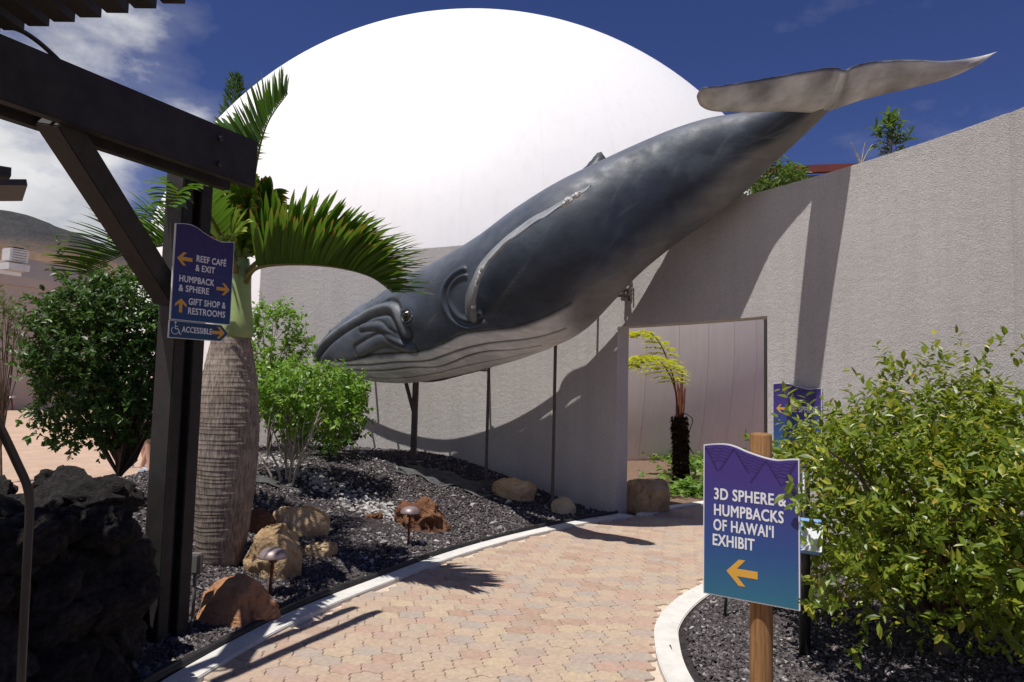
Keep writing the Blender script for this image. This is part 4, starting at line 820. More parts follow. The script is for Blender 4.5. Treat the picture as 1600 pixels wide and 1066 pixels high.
# plants above the wall
wb = at(1215, 330, 8.6); plant('wall_top_shrub', 'green shrub spilling over the wall under the whale tail', 'shrub', (wb[0]+1.3, wb[1]+1.0, 0), tuple(at(1203, 285, 8.6)), (.42, .35, .22), 90, 9, .13, .28, M['leaf_wall'], M['palebark'], .03, 41, 16, 1, .80, lump=.3, hollow=.2, up=.7, twig=.18)
vb = at(1392, 290, 7.6); plant('wall_top_sapling', 'leafy sapling standing up above the curved wall against the sky', 'shrub', (vb[0], vb[1], 0), tuple(at(1390, 222, 7.6)), (.10, .10, .22), 26, 9, .12, .28, M['leaf_wall'], M['palebark'], .018, 43, 12, 1, .93, lump=.2, hollow=.1, up=.9, twig=.16)
def dead():
    b = at(1345, 262, 7.9); root = thing('bare_twigs', 'leafless twigs poking above the wall beside the sapling', 'twigs', (b[0], b[1], 0)); mb = MB(); mb.tube([(b[0], b[1], 0), tuple(b)], [.02, .012], 6)
    for (x, y) in ((1329, 222), (1340, 240), (1352, 222), (1358, 236), (1364, 225)): mb.tube(smooth_line([tuple(b), at((1345+x)/2, (262+y)/2-3, 7.9), at(x, y, 7.9)], 4), [.010]*4+[.006]*4+[.003], 5)
    mb.build('branch', M['palebark'], root, world=True)
dead()
def pine():
    p = at(368, 215, 42); root = thing('distant_pine', 'narrow pine tip just clearing the dome behind the palm', 'tree', (p[0]-.6, 46, 0)); top = at(368, 122, 46); x, y, z = top; MB().tube([(x, y, 0), (x, y, z)], [.25, .02], 8).build('trunk', M['bark'], root, world=True)
    g = np.random.default_rng(3); P = []; A = []
    for k in range(900):
        t = g.uniform(0, 1)**1.3; a = g.uniform(0, 6.28); rr = .15+t*2.0; s = g.uniform(.1, 1)*rr; P.append((x+math.cos(a)*s, y+math.sin(a)*s, z-t*9+s*.25)); A.append((math.cos(a), math.sin(a), .8))
    V, F = leaf_arrays(np.array(P), np.array(A), unit(g.normal(size=(900, 3))), np.full(900, .55), np.full(900, .10)); link('crown', npmesh('crown', V.reshape(-1, 3), F.reshape(-1, 4), M['leaf_dark']), root, world=True)
pine()
# bottle palm
def palm():
    Y = 5.72; b = at(343, 895, Y); base = np.array([b[0], b[1], mz(b[0], b[1])]); root = thing('bottle_palm', 'bottle palm with a swollen ringed trunk standing behind the dark post', 'palm', tuple(base))
    zt = at(350, 528, Y)[2]; H = zt-base[2]; prof = []; n = 400
    for k in range(n+1):
        t = k/n; r_ = np.interp(t, [0, .03, .12, .30, .48, .62, .78, .9, 1.], [.165, .178, .205, .238, .256, .254, .225, .188, .155]); ph = (t*48+.35*math.sin(t*31)+.2*math.sin(t*83)) % 1
        prof.append((r_*(1+.014*(1-ph)**2-.010*(ph < .14)), t*H))
    prof[0] = (prof[0][0], -.1); lean = (at(362, 528, Y)[0]-b[0])/H
    m = MB().lathe(prof, 56, tuple(base), (lean, 0)); m.v = [(x+.005*noise.noise(Vector((x*9, y*9, z*25)))*1.2, y, z+.008*noise.noise(Vector((x*6, y*6, z*3)))) for x, y, z in m.v]
    tr = m.build('trunk', M['palmbark'], root, True, world=True)
    g = np.random.default_rng(17); mb = MB()
    for k in range(40):     # loose fibre on the left flank
        z = g.uniform(.35, .95)*H; a = R(g.uniform(150, 260)); rr = np.interp(z/H, [.3, .5, .8, 1], [.25, .252, .21, .16]); p = base+np.array([lean*z+math.cos(a)*rr, math.sin(a)*rr, z]); mb.add([p, p+np.array([math.cos(a)*.02, math.sin(a)*.02, -.05]), p+np.array([math.cos(a)*.012, math.sin(a)*.012+.012, -.02])], [(0, 1, 2)])
    mb.build('bark_fibre', M['fibre'], tr, world=True)
    top = base+np.array([lean*H, 0, H]); ct = at(377, 428, Y); h2 = ct[2]-top[2]
    MB().lathe([(.140, -.02), (.158, .015), (.163, .05*h2/.5), (.155, .11*h2/.5), (.135, .19*h2/.5), (.112, .28*h2/.5), (.095, .38*h2/.5), (.080, .5*h2/.5), (.045, .62*h2/.5)], 32, tuple(top), ((ct[0]-top[0])/h2, 0)).build('crownshaft', M['crownshaft'], root, True, world=True)
    hub = ct; nleaf = [0]
    def frond(pts, npair, ll, up, spread, mkind, tip_extra=.0, seed=0, single=False, w=.030, droop=.25, rr=.016, face=None, start=.16, asym=0.):
        g = np.random.default_rng(seed); L = smooth_line(pts, 10); s = np.r_[0, np.cumsum(np.linalg.norm(np.diff(L, axis=0), axis=1))]; s /= s[-1]
        fr = MB().tube(L, list(np.interp(s, [0, .12, 1], [rr*1.9, rr, .003])), 7).build('frond', M['rachis'], root, True, world=True); allV = []; allF = []; al = []; off = 0
        for k in range(npair):
            t = start+(1-start)*(k+.5)/npair; p = np.array([np.interp(t, s, L[:, i]) for i in range(3)]); T = unit(np.array([np.interp(min(t+.03, 1), s, L[:, i])-np.interp(max(t-.03, 0), s, L[:, i]) for i in range(3)]))
            sd = np.cross(T, up) if face is None else np.cross(T, face); sd = unit(sd); nn = np.cross(sd, T); nn = nn*(1 if nn@up > 0 else -1)
            for q in (1, -1):
                lf = ll*np.interp(t, [0, .15, .5, .85, 1], [.55, .9, 1., .8, .45])*g.uniform(.80, 1.12); sp = spread-asym*q+g.normal(0, .06)
                d = unit(sd*q*math.cos(sp)+nn*math.sin(sp)+T*(.55+.5*t)+g.normal(0, .05, 3)); ax = np.cross(d, nn); ax = unit(ax); ww = w*g.uniform(.8, 1.15); V = []; ns = 6
                for i in range(ns+1):
                    x = i/ns; c_ = p+d*lf*x-np.array([0, 0, 1])*droop*lf*x**2.4+nn*0.0; hw = ww/2*math.sin(math.pi*min(.97, .12+.80*x**.75))**.8 if i < ns else .0008; f_ = unit(np.cross(ax, d))*hw*.35
                    V += [c_-ax*hw+f_, c_, c_+ax*hw+f_]
                Fq = [(i*3+j, i*3+j+1, (i+1)*3+j+1, (i+1)*3+j) for i in range(ns) for j in (0, 1)]; at_ = np.repeat(np.linspace(0, 1, ns+1), 3)+tip_extra
                if single and nleaf[0] < 300:
                    me = npmesh('leaflet', V, Fq, M[mkind], True); a_ = me.attributes.new('along', 'FLOAT', 'POINT'); a_.data.foreach_set('value', at_.astype(np.float32)); ob = link('leaflet', me, fr, world=True); nleaf[0] += 1
                else: allV += V; allF += [tuple(off+i for i in q_) for q_ in Fq]; off += len(V); al += list(at_)
        if allV:
            me = npmesh('leaflets', allV, allF, M[mkind], True); a_ = me.attributes.new('along', 'FLOAT', 'POINT'); a_.data.foreach_set('value', np.array(al, np.float32)); ob = link('leaflets', me, fr, world=True); ob['kind'] = 'stuff'
        return fr
    Z = np.array([0, 0, 1.])
    A_ = lambda *p: [at(*q) for q in p]
    frond(A_((381, 445, 5.70), (400, 420, 5.56), (450, 413, 5.40), (520, 417, 5.22), (578, 432, 5.10), (614, 458, 5.03)), 66, .64, Z, R(58), 'palm_brown', .02, 1, True, .044, .08, asym=.16)
    frond(A_((380, 415, 5.75), (392, 330, 5.72), (401, 255, 5.66), (418, 193, 5.60), (450, 146, 5.55)), 60, .50, unit(np.array([-.75, -.3, .45])), R(42), 'palm_green', .0, 3, True, .046, .06)
    frond(A_((368, 425, 5.62), (362, 385, 5.35), (366, 366, 5.10), (368, 372, 4.95)), 14, .40, unit(np.array([-.3, -.8, .5])), R(25), 'palm_pale', -.1, 4, True, .044, .25, .013, start=.45)
    frond(A_((372, 420, 5.72), (300, 383, 5.80), (228, 388, 5.85), (186, 401, 5.88), (130, 430, 5.9)), 60, .62, Z, R(60), 'palm_green', .0, 2, False, .046, .10)
    frond(A_((376, 425, 5.8), (360, 340, 5.9), (350, 270, 6.1), (380, 200, 6.35)), 40, .48, unit(np.array([.2, -.6, .5])), R(25), 'palm_green', .0, 5, False, .045)
    frond(A_((383, 430, 5.70), (412, 402, 5.60), (466, 386, 5.45), (545, 398, 5.28), (604, 436, 5.16)), 60, .60, Z, R(58), 'palm_green', .0, 6, False, .046, .08)
    frond(A_((376, 425, 5.72), (352, 372, 5.62), (322, 334, 5.55), (290, 318, 5.5)), 34, .42, Z, R(45), 'palm_green', .0, 11, False, .046)
    frond(A_((379, 425, 5.74), (388, 372, 5.72), (402, 330, 5.70), (425, 300, 5.68)), 34, .40, unit(np.array([.5, -.4, .6])), R(38), 'palm_brown', .08, 12, False, .044)
    frond(A_((370, 425, 5.68), (335, 350, 5.2), (305, 308, 4.7), (283, 300, 4.25), (262, 325, 3.95)), 30, .34, Z, R(35), 'palm_green', .0, 7, False, .045)
    frond(A_((374, 425, 5.74), (385, 350, 5.60), (392, 305, 5.5), (388, 282, 5.42)), 28, .36, unit(np.array([0, -.7, .6])), R(30), 'palm_brown', .12, 8, False, .042)
    frond(A_((380, 425, 5.8), (350, 370, 6.05), (300, 345, 6.35), (240, 350, 6.6), (200, 380, 6.8)), 44, .46, Z, R(35), 'palm_green', .0, 9, False, .045)
palm()
# tree fern and ground cover seen through the doorway
def fern():
    Yf = 12.2; b = at(1065, 722, Yf); b[2] = 0; root = thing('tree_fern', 'tree fern with a shaggy dark trunk and yellow fronds seen through the doorway', 'fern', tuple(b)); t_ = at(1062, 652, Yf); m = MB(); n = 40; prof = []
    for k in range(n+1): prof.append((np.interp(k/n, [0, .2, .8, 1], [.15, .135, .13, .10])*(1+.12*math.sin(k*2.1)+random.uniform(-.06, .06)), (t_[2])*k/n))
    m.lathe(prof, 22, (b[0], b[1], 0), ((t_[0]-b[0])/t_[2], 0)); g = np.random.default_rng(8)
    for k in range(500):
        z = g.uniform(.03, 1)*t_[2]; a = g.uniform(0, 6.28); p = np.array([b[0]+(t_[0]-b[0])*z/t_[2]+math.cos(a)*.13, b[1]+math.sin(a)*.13, z]); o_ = np.array([math.cos(a), math.sin(a), 0]); m.add([p-o_*.02, p+o_*g.uniform(.02, .06)+np.array([0, 0, -g.uniform(.02, .10)]), p+np.array([-o_[1]*.02, o_[0]*.02, .03])], [(0, 1, 2)])
    m.build('trunk', M['fibre'], root, world=True)
    for pts, r_ in (([(1062, 655), (1064, 615), (1066, 580)], .03), ([(1058, 655), (1061, 620), (1058, 598)], .025), ([(1065, 655), (1068, 630), (1070, 605)], .025)):
        MB().tube(smooth_line([at(x, y, Yf) for x, y in pts], 5), list(np.linspace(r_*1.5, r_*.6, 11)), 7).build('old_stalk', M['rust'], root, True, world=True)
    MB().tube(smooth_line([at(1068, 645, Yf-.05), at(1082, 655, Yf-.2), at(1078, 672, Yf-.2), at(1074, 690, Yf-.15), at(1085, 712, Yf-.15)], 6), .008, 5).build('drip_line', M['blackplastic'], root, True, world=True)
    def fr(pts, npin, L0, seed):
        g = np.random.default_rng(seed); L = smooth_line(pts, 10); s = np.r_[0, np.cumsum(np.linalg.norm(np.diff(L, axis=0), axis=1))]; s /= s[-1]; f0 = MB().tube(L, list(np.linspace(.018, .004, len(L))), 6).build('frond', M['rust'], root, True, world=True); P = []; A = []; Ns = []; Ln = []
        for k in range(npin):
            t = .30+.70*(k+.5)/npin; p = np.array([np.interp(t, s, L[:, i]) for i in range(3)]); T = unit(np.array([np.interp(min(t+.03, 1), s, L[:, i])-np.interp(max(t-.03, 0), s, L[:, i]) for i in range(3)])); sd = unit(np.cross(T, (0, 0, 1.)))
            for q in (1, -1):
                l0 = L0*math.sin(math.pi*min(.98, (t-.22)/.8))+.05; d = unit(sd*q+T*.35+np.array([0, 0, -.15])); 
                for j in range(12):
                    x = (j+.5)/12; c_ = p+d*l0*x-np.array([0, 0, 1])*.25*l0*x*x
                    for q2 in (1, -1): P.append(c_); A.append(unit(np.cross(d, (0, 0, 1.))*q2+d*.5+g.normal(0, .1, 3))); Ns.append((0, 0, 1.)); Ln.append(.16*(1-.6*x)*g.choice((.5, 1., 1.1))*g.uniform(.8, 1.2))
        Ln = np.array(Ln); V, F = leaf_arrays(np.array(P), np.array(A), np.array(Ns)+g.normal(0, .15, (len(P), 3)), Ln, Ln*.45); o = link('pinnae', npmesh('pinnae', V.reshape(-1, 3), F.reshape(-1, 4), M['leaf_fern']), f0, world=True); o['kind'] = 'stuff'
    fr([at(1058, 652, Yf), at(1056, 615, Yf-.1), at(1046, 585, Yf-.3), at(1026, 560, Yf-.6), at(1000, 556, Yf-.85), at(985, 572, Yf-1.0)], 13, .55, 1)
    fr([at(1060, 650, Yf), at(1052, 590, Yf+.3), at(1030, 535, Yf+.6), at(1006, 517, Yf+.7), at(980, 524, Yf+.8)], 12, .42, 2)
fern()
def cover():
    g = np.random.default_rng(12); P = []
    for (x, y, sx, sy, n) in ((1015, 712, 26, 5, 420), (1085, 728, 30, 7, 500), (1080, 770, 34, 7, 380), (1060, 745, 40, 6, 90), (1120, 760, 40, 20, 300), (1040, 718, 30, 5, 150)):
        for k in range(n):
            q = onz(np.clip(x+g.normal(0, sx*.6), 975, 1300), y+g.normal(0, sy*.6)); P.append((q[0], q[1], abs(g.normal(0, .09))+.01))
    P = np.array(P); n = len(P); V, F = leaf_arrays(P, g.normal(0, 1, (n, 3))*np.array([1, 1, .35]), np.array([0, 0, 1.])+g.normal(0, .35, (n, 3)), g.uniform(.07, .15, n), g.uniform(.06, .12, n)); o = link('ground_cover', npmesh('ground_cover', V.reshape(-1, 3), F.reshape(-1, 4), M['leaf_ground'])); tag(o, 'low bright green ground cover in the soil beyond the doorway', 'plants', kind='stuff')
    g = np.random.default_rng(14); n = 700; P = np.c_[g.uniform(2.9, 3.65, n), g.uniform(4.6, 6.2, n), abs(g.normal(0, .13, n))+.06]; V, F = leaf_arrays(P, g.normal(0, 1, (n, 3))*np.array([1, 1, .5]), np.array([0, 0, 1.])+g.normal(0, .35, (n, 3)), g.uniform(.06, .12, n), g.uniform(.04, .07, n)); o = link('ground_cover', npmesh('ground_cover', V.reshape(-1, 3), F.reshape(-1, 4), M['leaf_ground'])); tag(o, 'low green plants growing at the wall foot behind the big bush', 'plants', kind='stuff')
cover()
# ------------------------------------------------------------------ objects
def rock_mesh(seed, m, sub=4, cuts=7, rough=.10, dims=(1, 1, 1), pits=0):
    g = np.random.default_rng(seed); bm = bmesh.new(); bmesh.ops.create_icosphere(bm, subdivisions=sub, radius=1.); pl = [(unit(g.normal(size=3)), g.uniform(.62, .9)) for _ in range(cuts)]
    for v in bm.verts:
        p = np.array(v.co)
        for n_, d in pl:
            e = p@n_-d
            if e > 0: p = p-n_*e*.92
        k = 1+rough*noise.fractal(Vector(tuple(p*1.6+seed)), 1., 2., 6)
        if pits: k -= pits*max(0, noise.noise(Vector(tuple(p*3.3+seed))))+pits*.5*abs(noise.noise(Vector(tuple(p*8+seed))))
        v.co = Vector(tuple(p*k*np.array(dims)))
    me = bpy.data.meshes.new('rock'); bm.to_mesh(me); bm.free(); me.materials.append(m); me.polygons.foreach_set('use_smooth', [True]*len(me.polygons)); return me
def ongr(px, py, lift=0.):     # where the line of sight through (px, py) meets the mounded ground
    lo, hi = 2.5, 14.
    for it in range(50):
        m_ = (lo+hi)/2; p = at(px, py, m_); lo, hi = (m_, hi) if p[2] > mz(p[0], p[1])+lift else (lo, m_)
    return at(px, py, lo)
def crag(P, m, seed, fine=.018, bev=.02, name='boulder'):
    """angular rock: hull of points, worn edges, broken surface"""
    bm = bmesh.new(); [bm.verts.new(tuple(p)) for p in P]; r_ = bmesh.ops.convex_hull(bm, input=bm.verts); bmesh.ops.delete(bm, geom=[v for v in bm.verts if not v.link_faces], context='VERTS')
    bmesh.ops.dissolve_limit(bm, angle_limit=.12, verts=bm.verts, edges=bm.edges); bmesh.ops.bevel(bm, geom=list(bm.edges), offset=bev, segments=2, affect='EDGES', clamp_overlap=True)
    bmesh.ops.triangulate(bm, faces=bm.faces)
    for it in range(4): 
        L_ = [e for e in bm.edges if e.calc_length() > .035]
        if not L_ or len(bm.verts) > 6000: break
        bmesh.ops.subdivide_edges(bm, edges=L_, cuts=1, use_grid_fill=True); bmesh.ops.triangulate(bm, faces=bm.faces)
    bmesh.ops.recalc_face_normals(bm, faces=bm.faces); bm.normal_update()
    for v in bm.verts:
        q = v.co*5+Vector((seed, seed*2., 0)); v.co += v.normal*(fine*1.6*noise.fractal(q, 1., 2., 5)-fine*.9*abs(noise.noise(q*2.3)))
    me = bpy.data.meshes.new(name); bm.to_mesh(me); bm.free(); me.materials.append(m); me.polygons.foreach_set('use_smooth', [True]*len(me.polygons)); return me
def boulder(label, px, py, wpx, hpx, m, seed, depth=.8, rz=0, sharp=.5, ry=0, npt=22, fine=.018, flatb=True):
    c = ongr(px, py+hpx*.42); Y = c[1]+wpx*.5*depth*c[1]/FPX*.6; c = at(px, py, Y); k = Y/FPX; a, b, h = wpx/2*k, wpx/2*k*depth, hpx/2*k*1.1; g = np.random.default_rng(seed); P = []
    for i in range(npt):
        d = unit(g.normal(size=3)); d = np.sign(d)*np.abs(d)**(1-.45*sharp); d = d/np.linalg.norm(d)**.8; P.append((d[0]*a*g.uniform(.86, 1.06), d[1]*b*g.uniform(.86, 1.06), d[2]*h*g.uniform(.86, 1.04)))
    P += [(-a*.8, 0, -h*1.3), (a*.8, 0, -h*1.3), (0, b, -h*1.3), (0, -b*.8, -h*1.3)]
    me = crag(P, M[m], seed, fine, min(a, h)*(.20 if npt > 25 else .10)); o = link('boulder', me, None, (c[0], c[1], c[2]-.03*hpx*k), (0, ry, rz)); tag(o, label, 'boulder'); return o
def orange():
    o_ = np.array([*ongr(352, 985)]); k = 4.6/FPX; X = lambda x: (x-352)*k; Z_ = lambda y: (985-y)*k
    P = [(X(292), .12, Z_(980)), (X(291), .22, Z_(945)), (X(316), .22, Z_(921)), (X(352), .20, Z_(909)), (X(372), .14, Z_(916)), (X(398), .15, Z_(934)), (X(426), .12, Z_(958)), (X(392), -.02, Z_(984)), (X(330), -.04, Z_(992)), (X(300), 0, Z_(990)), (X(312), .04, Z_(962)), (X(330), .05, Z_(948)), (X(372), .07, Z_(922)), (X(300), .45, Z_(980)), (X(400), .42, Z_(985)), (X(350), .48, Z_(940)), (X(350), .2, -.15), (X(420), .2, -.05)]
    o = link('boulder', crag(P, M['rock_orange'], 3, .012, .02), None, tuple(o_)); tag(o, 'large rust-orange angular boulder at the foot of the dark post', 'boulder')
orange()
boulder('biggest rounded tan boulder, partly in palm shade behind the path light', 430, 866, 98, 100, 'rock_brown', 5, .8, .3, .15, npt=40)
boulder('long pale tan boulder lying behind the biggest rounded boulder', 468, 813, 104, 62, 'rock_tan', 8, .6, -.1, .5, ry=-.05)
boulder('small rough brown boulder tucked against the palm trunk', 405, 818, 60, 44, 'rock_red', 13, .8, .2, .6, fine=.03)
boulder('low flat orange boulder right of the biggest rounded boulder', 498, 858, 68, 44, 'rock_tan', 17, .7, .4, .7, ry=.16)
boulder('craggy red-brown lava boulder behind the second path light', 658, 808, 88, 60, 'rock_red', 23, .7, 0, .2, npt=30, fine=.055)
boulder('tiny rust-coloured rock alone in the cinder left of the craggy boulder', 584, 808, 34, 20, 'rock_red', 27, .8, .5, .6, fine=.03)
boulder('wide tan boulder on the mound near the wall', 803, 766, 84, 42, 'rock_tan', 31, .6, -.2, .5, ry=.08)
boulder('small pale cream boulder half in shadow near the doorway', 880, 791, 48, 36, 'rock_pale', 37, .8, .3, .5)
boulder('dark brown round boulder just inside the doorway', 1012, 772, 76, 66, 'rock_brown', 41, .9, .2, .1, npt=40)
# weed cloth
def cloth():
    for lab, ctr_, sx, sy, rz, seed in (('torn grey weed cloth lying bare on the mound below the whale', (700, 754), .62, .26, -.25, 1), ('flat grey strip of weed cloth behind the young shrub', (415, 757), .35, .12, 0., 3)):
        c = ongr(*ctr_); n = 22; v = []
        for i in range(n+1):
            for j in range(n+1):
                a = (i/n-.5)*2*sx*(1+.15*math.sin(j*.9+seed)); b = (j/n-.5)*2*sy*(1+.3*math.sin(i*.7+seed)); x = c[0]+a*math.cos(rz)-b*math.sin(rz); y = c[1]+a*math.sin(rz)+b*math.cos(rz); v.append((x, y, mz(x, y)+.045+.03*noise.noise(Vector((x*4, y*4, seed)))+.012*math.sin(a*24+b*9)))
        me = MB().add(v, [(i*(n+1)+j, i*(n+1)+j+1, (i+1)*(n+1)+j+1, (i+1)*(n+1)+j) for i in range(n) for j in range(n)]).mesh('weed_cloth', M['fabric'], True); o = link('weed_cloth', me); md = o.modifiers.new('thick', 'SOLIDIFY'); md.thickness = .004; tag(o, lab, 'cloth')
cloth()
ed = bedL.copy(); tg = np.gradient(ed, axis=0); tg /= np.linalg.norm(tg, axis=1)[:, None]; ed = ed+np.c_[-tg[:, 1], tg[:, 0]]*.035
o = MB().tube([(x, y, .035+.006*math.sin(i*.35)) for i, (x, y) in enumerate(ed)], .030, 9).build('bed_edging', M['blackplastic'], None, True); tag(o, 'black plastic edging hose along the white kerb of the mounded bed', 'edging')
# path lights
def path_light(label, bpx, bpy_, tpx, tpy, z, cap, s=1.):
    b = ongr(bpx, bpy_) if z else onz(bpx, bpy_); z = b[2]; t_ = at(tpx, tpy, b[1]); root = thing('path_light', label, 'light', (b[0], b[1], z), 0, 'mushroom path lights'); h = t_[2]-z
    MB().tube([(b[0], b[1], z-.05), (t_[0], t_[1], t_[2]-.01)], .012*s, 10).build('stem', M['rust'], root, True, world=True)
    MB().lathe([(cap*.99, -.012), (cap, -.006), (cap*.97, .006), (cap*.82, cap*.30), (cap*.6, cap*.45), (cap*.3, cap*.54), (.004, cap*.57)], 32, tuple(t_)).build('cap', M['capmetal'], root, True, world=True)
    MB().lathe([(.03, -.05), (.032, -.01), (.02, .0)], 12, tuple(t_)).build('lamp_socket', M['rust'], root, True, world=True)
path_light('copper mushroom path light in front of the biggest rounded boulder', 420, 935, 427, 868, .03, .108)
path_light('copper mushroom path light in front of the craggy red-brown boulder', 637, 857, 641, 800, .05, .098)
path_light('tiny distant mushroom path light by the beige wall at far left', 20, 641, 18, 622, 0., .25, 3)
# pergola
def pergola():
    root = thing('pergola', 'dark brown timber pergola with a heavy beam, post and diagonal brace at left', 'pergola', (-2.04, 4.25, 0))
    e0 = at(396, 258, 4.12); zc = e0[2]; e1 = onz(-2, 107, zc); d = (e1-e0); d[2] = 0; d /= np.linalg.norm(d); far = e0+d*4.2; e0[2] = zc; far[2] = zc; s = np.array([d[1], -d[0], 0]); s *= (1 if s[0] > 0 else -1)
    hb = .285
    MB().bar(tuple(e0), tuple(far), .065, hb).build('beam', M['darkwood'], root, bevel=.006, world=True)
    MB().bar(tuple(e0-s*.20+d*.02), tuple(far-s*.20), .065, hb).build('beam', M['darkwood'], root, bevel=.006, world=True)
    # post: two planks with a recessed spacer between them
    pt = at(318, 330, 4.28); pb = np.array([-2.035, 4.27, 0]); pc = np.array([(pb[0]+pt[0])/2, 4.27, 0]); along = d
    for k, (o_, w, dep) in enumerate(((-.055, .075, .17), (.055, .085, .17))):
        c = pc-along*o_*1.25-s*.10; MB().bar((c[0], c[1], .0), (c[0], c[1], zc+.1), w, dep, tuple(s)).build('post_plank', M['darkwood'], root, bevel=.005, world=True)
    c = pc-s*.13; MB().bar((c[0], c[1], .02), (c[0], c[1], zc+.1), .07, .10, tuple(s)).build('post_spacer', M['darkwood'], root, world=True)
    c = pc-s*.10; MB().box((c[0], c[1], .09), (.006, .006, .006)).build('base_shim', M['pole'], root, world=True)
    MB().bar((c[0]-along[0]*-.12, c[1]-along[1]*-.12, .012), (c[0]-along[0]*.14, c[1]-along[1]*.14, .012), .20, .02).build('base_plate', M['rust'], root, world=True)
    # brace
    a = np.array(pc-s*.10+along*.09); a[2] = at(255, 470, 4.3)[2]; tgt = onz(92, 196, zc-hb/2-.0); L_ = (tgt[:2]-e0[:2])@d[:2]; b = e0+d*L_-s*.10; b[2] = zc-hb/2+.05
    MB().bar(tuple(a), tuple(b), .12, .15, tuple(s)).build('brace', M['darkwood'], root, bevel=.005, world=True)
    for (x, y) in ((344, 217), (342, 257)):
        v = ray(x, y); # bolts on the outer face of the beam
        k = (((e0+s*.034)-EYE)@s)/(v@s); p = EYE+v*k; q = Vector(tuple(s)).to_track_quat('Z', 'Y').to_euler(); ob = MB().lathe([(.016, 0), (.016, .012), (.008, .018)], 10).build('bolt', M['blackmetal'], root); ob.location = Vector(tuple(p))-root.location; ob.rotation_euler = q
    # rafters above, ends lined up along the eave
    r0 = onz(272, 4, 3.07); r1 = onz(22, 46, 3.07); n = 7; st = (r1-r0)/(n-1)
    for k in range(-2, 36):
        p = r0+st*k; MB().bar((p[0], p[1], 3.12), (p[0]-.1, -1.2, 3.12), .088, .11).build('rafter', M['darkwood'], root, world=True)
    a = r0-st*2; b = r0+st*36
    for back in (.42, 2.2): MB().bar((a[0], a[1]-back, 3.22), (b[0], b[1]-back, 3.22), .10, .08).build('purlin', M['darkwood'], root, world=True)
    MB().bar((a[0]-.2, .6, 0), (a[0]-.2, .6, 3.2), .1, .1, (1, 0, 0)).build('rear_post', M['darkwood'], root, world=True) if False else None
    MB().tube(smooth_line([at(-30, 38, 3.0), at(22, 44, 3.02), at(55, 62, 3.1), at(85, 88, 3.18), at(100, 104, 3.25)], 6), .012, 8).build('cable', M['blackplastic'], root, True, world=True)
    return d, s, pc
PD, PS, PC = pergola()
# ------------------------------------------------------------------ signs
def text(body, x, z, w, h, m, parent, y=-.0, name='lettering', bold=.030):
    cu = bpy.data.curves.new('t', 'FONT'); cu.body = body; cu.size = 1; cu.resolution_u = 3; cu.space_character = 1.06
    ob = bpy.data.objects.new('t', cu); COL.objects.link(ob); dg = bpy.context.evaluated_depsgraph_get(); dg.update(); me = bpy.data.meshes.new_from_object(ob.evaluated_get(dg)); bpy.data.objects.remove(ob); bpy.data.curves.remove(cu)
    co = np.array([v.co for v in me.vertices]); fs = [tuple(p.vertices) for p in me.polygons]; x0 = co[:, 0].min(); x1 = co[:, 0].max(); sx = w/(x1-x0+2*bold); sy = h/.72; mb = MB()
    for k, (dx, dz) in enumerate(((0, 0), (bold, 0), (-bold, 0), (bold*.7, bold*.6), (-bold*.7, -bold*.6), (bold*.7, -bold*.6), (-bold*.7, bold*.6))):     # heavier strokes
        mb.add([((c[0]-x0+bold+dx)*sx, -.00004*k, (c[1]+dz)*sy) for c in co], fs)
    me2 = bpy.data.meshes.new(name); me2.from_pydata(mb.v, [], mb.f); me2.materials.append(m); return link(name, me2, parent, (x, y, z))
def arrow(parent, cx, cz, L, ang, y, m=None, name='arrow'):
    t = L*.115; P = [(-.5, 0), (-.10, .42), (.11, .42), (-.16, .12), (.5, .12), (.5, -.12), (-.16, -.12), (.11, -.42), (-.10, -.42)]; ca, sa = math.cos(ang), math.sin(ang)
    return MB().prism([(cx+L*(a*ca-b*sa), cz+L*(a*sa+b*ca)) for a, b in P], y, y+.0008).build(name, m or M['arrow'], parent)
def wave_top(w, h, dip, n=28): return [(x*w, h-dip*(.5-.5*math.cos(math.pi*min(1, max(0, (x-.22)/.58))))+dip*.22*math.sin(math.pi*min(1, x/.45))*(x < .45)-0+(dip*.22*math.sin(math.pi*(x-.8)/.4) if x > .8 else 0)) for x in [i/n for i in range(n+1)]]
def panel(parent, w, h, dip, th, face_m, z0=0, border=.005):
    top = wave_top(w, h, dip); P = [(0, 0)]+[(w, 0)]+top[::-1]; MB().prism([(x, z+z0) for x, z in P], 0, th).build('panel_core', M['signedge'], parent)
    top2 = [(min(max(x, border), w-border), z-border) for x, z in top]; Q = [(border, border), (w-border, border)]+top2[::-1]
    MB().prism([(x, z+z0) for x, z in Q], -.0015, -.0003).build('printed_face', face_m, parent); return top
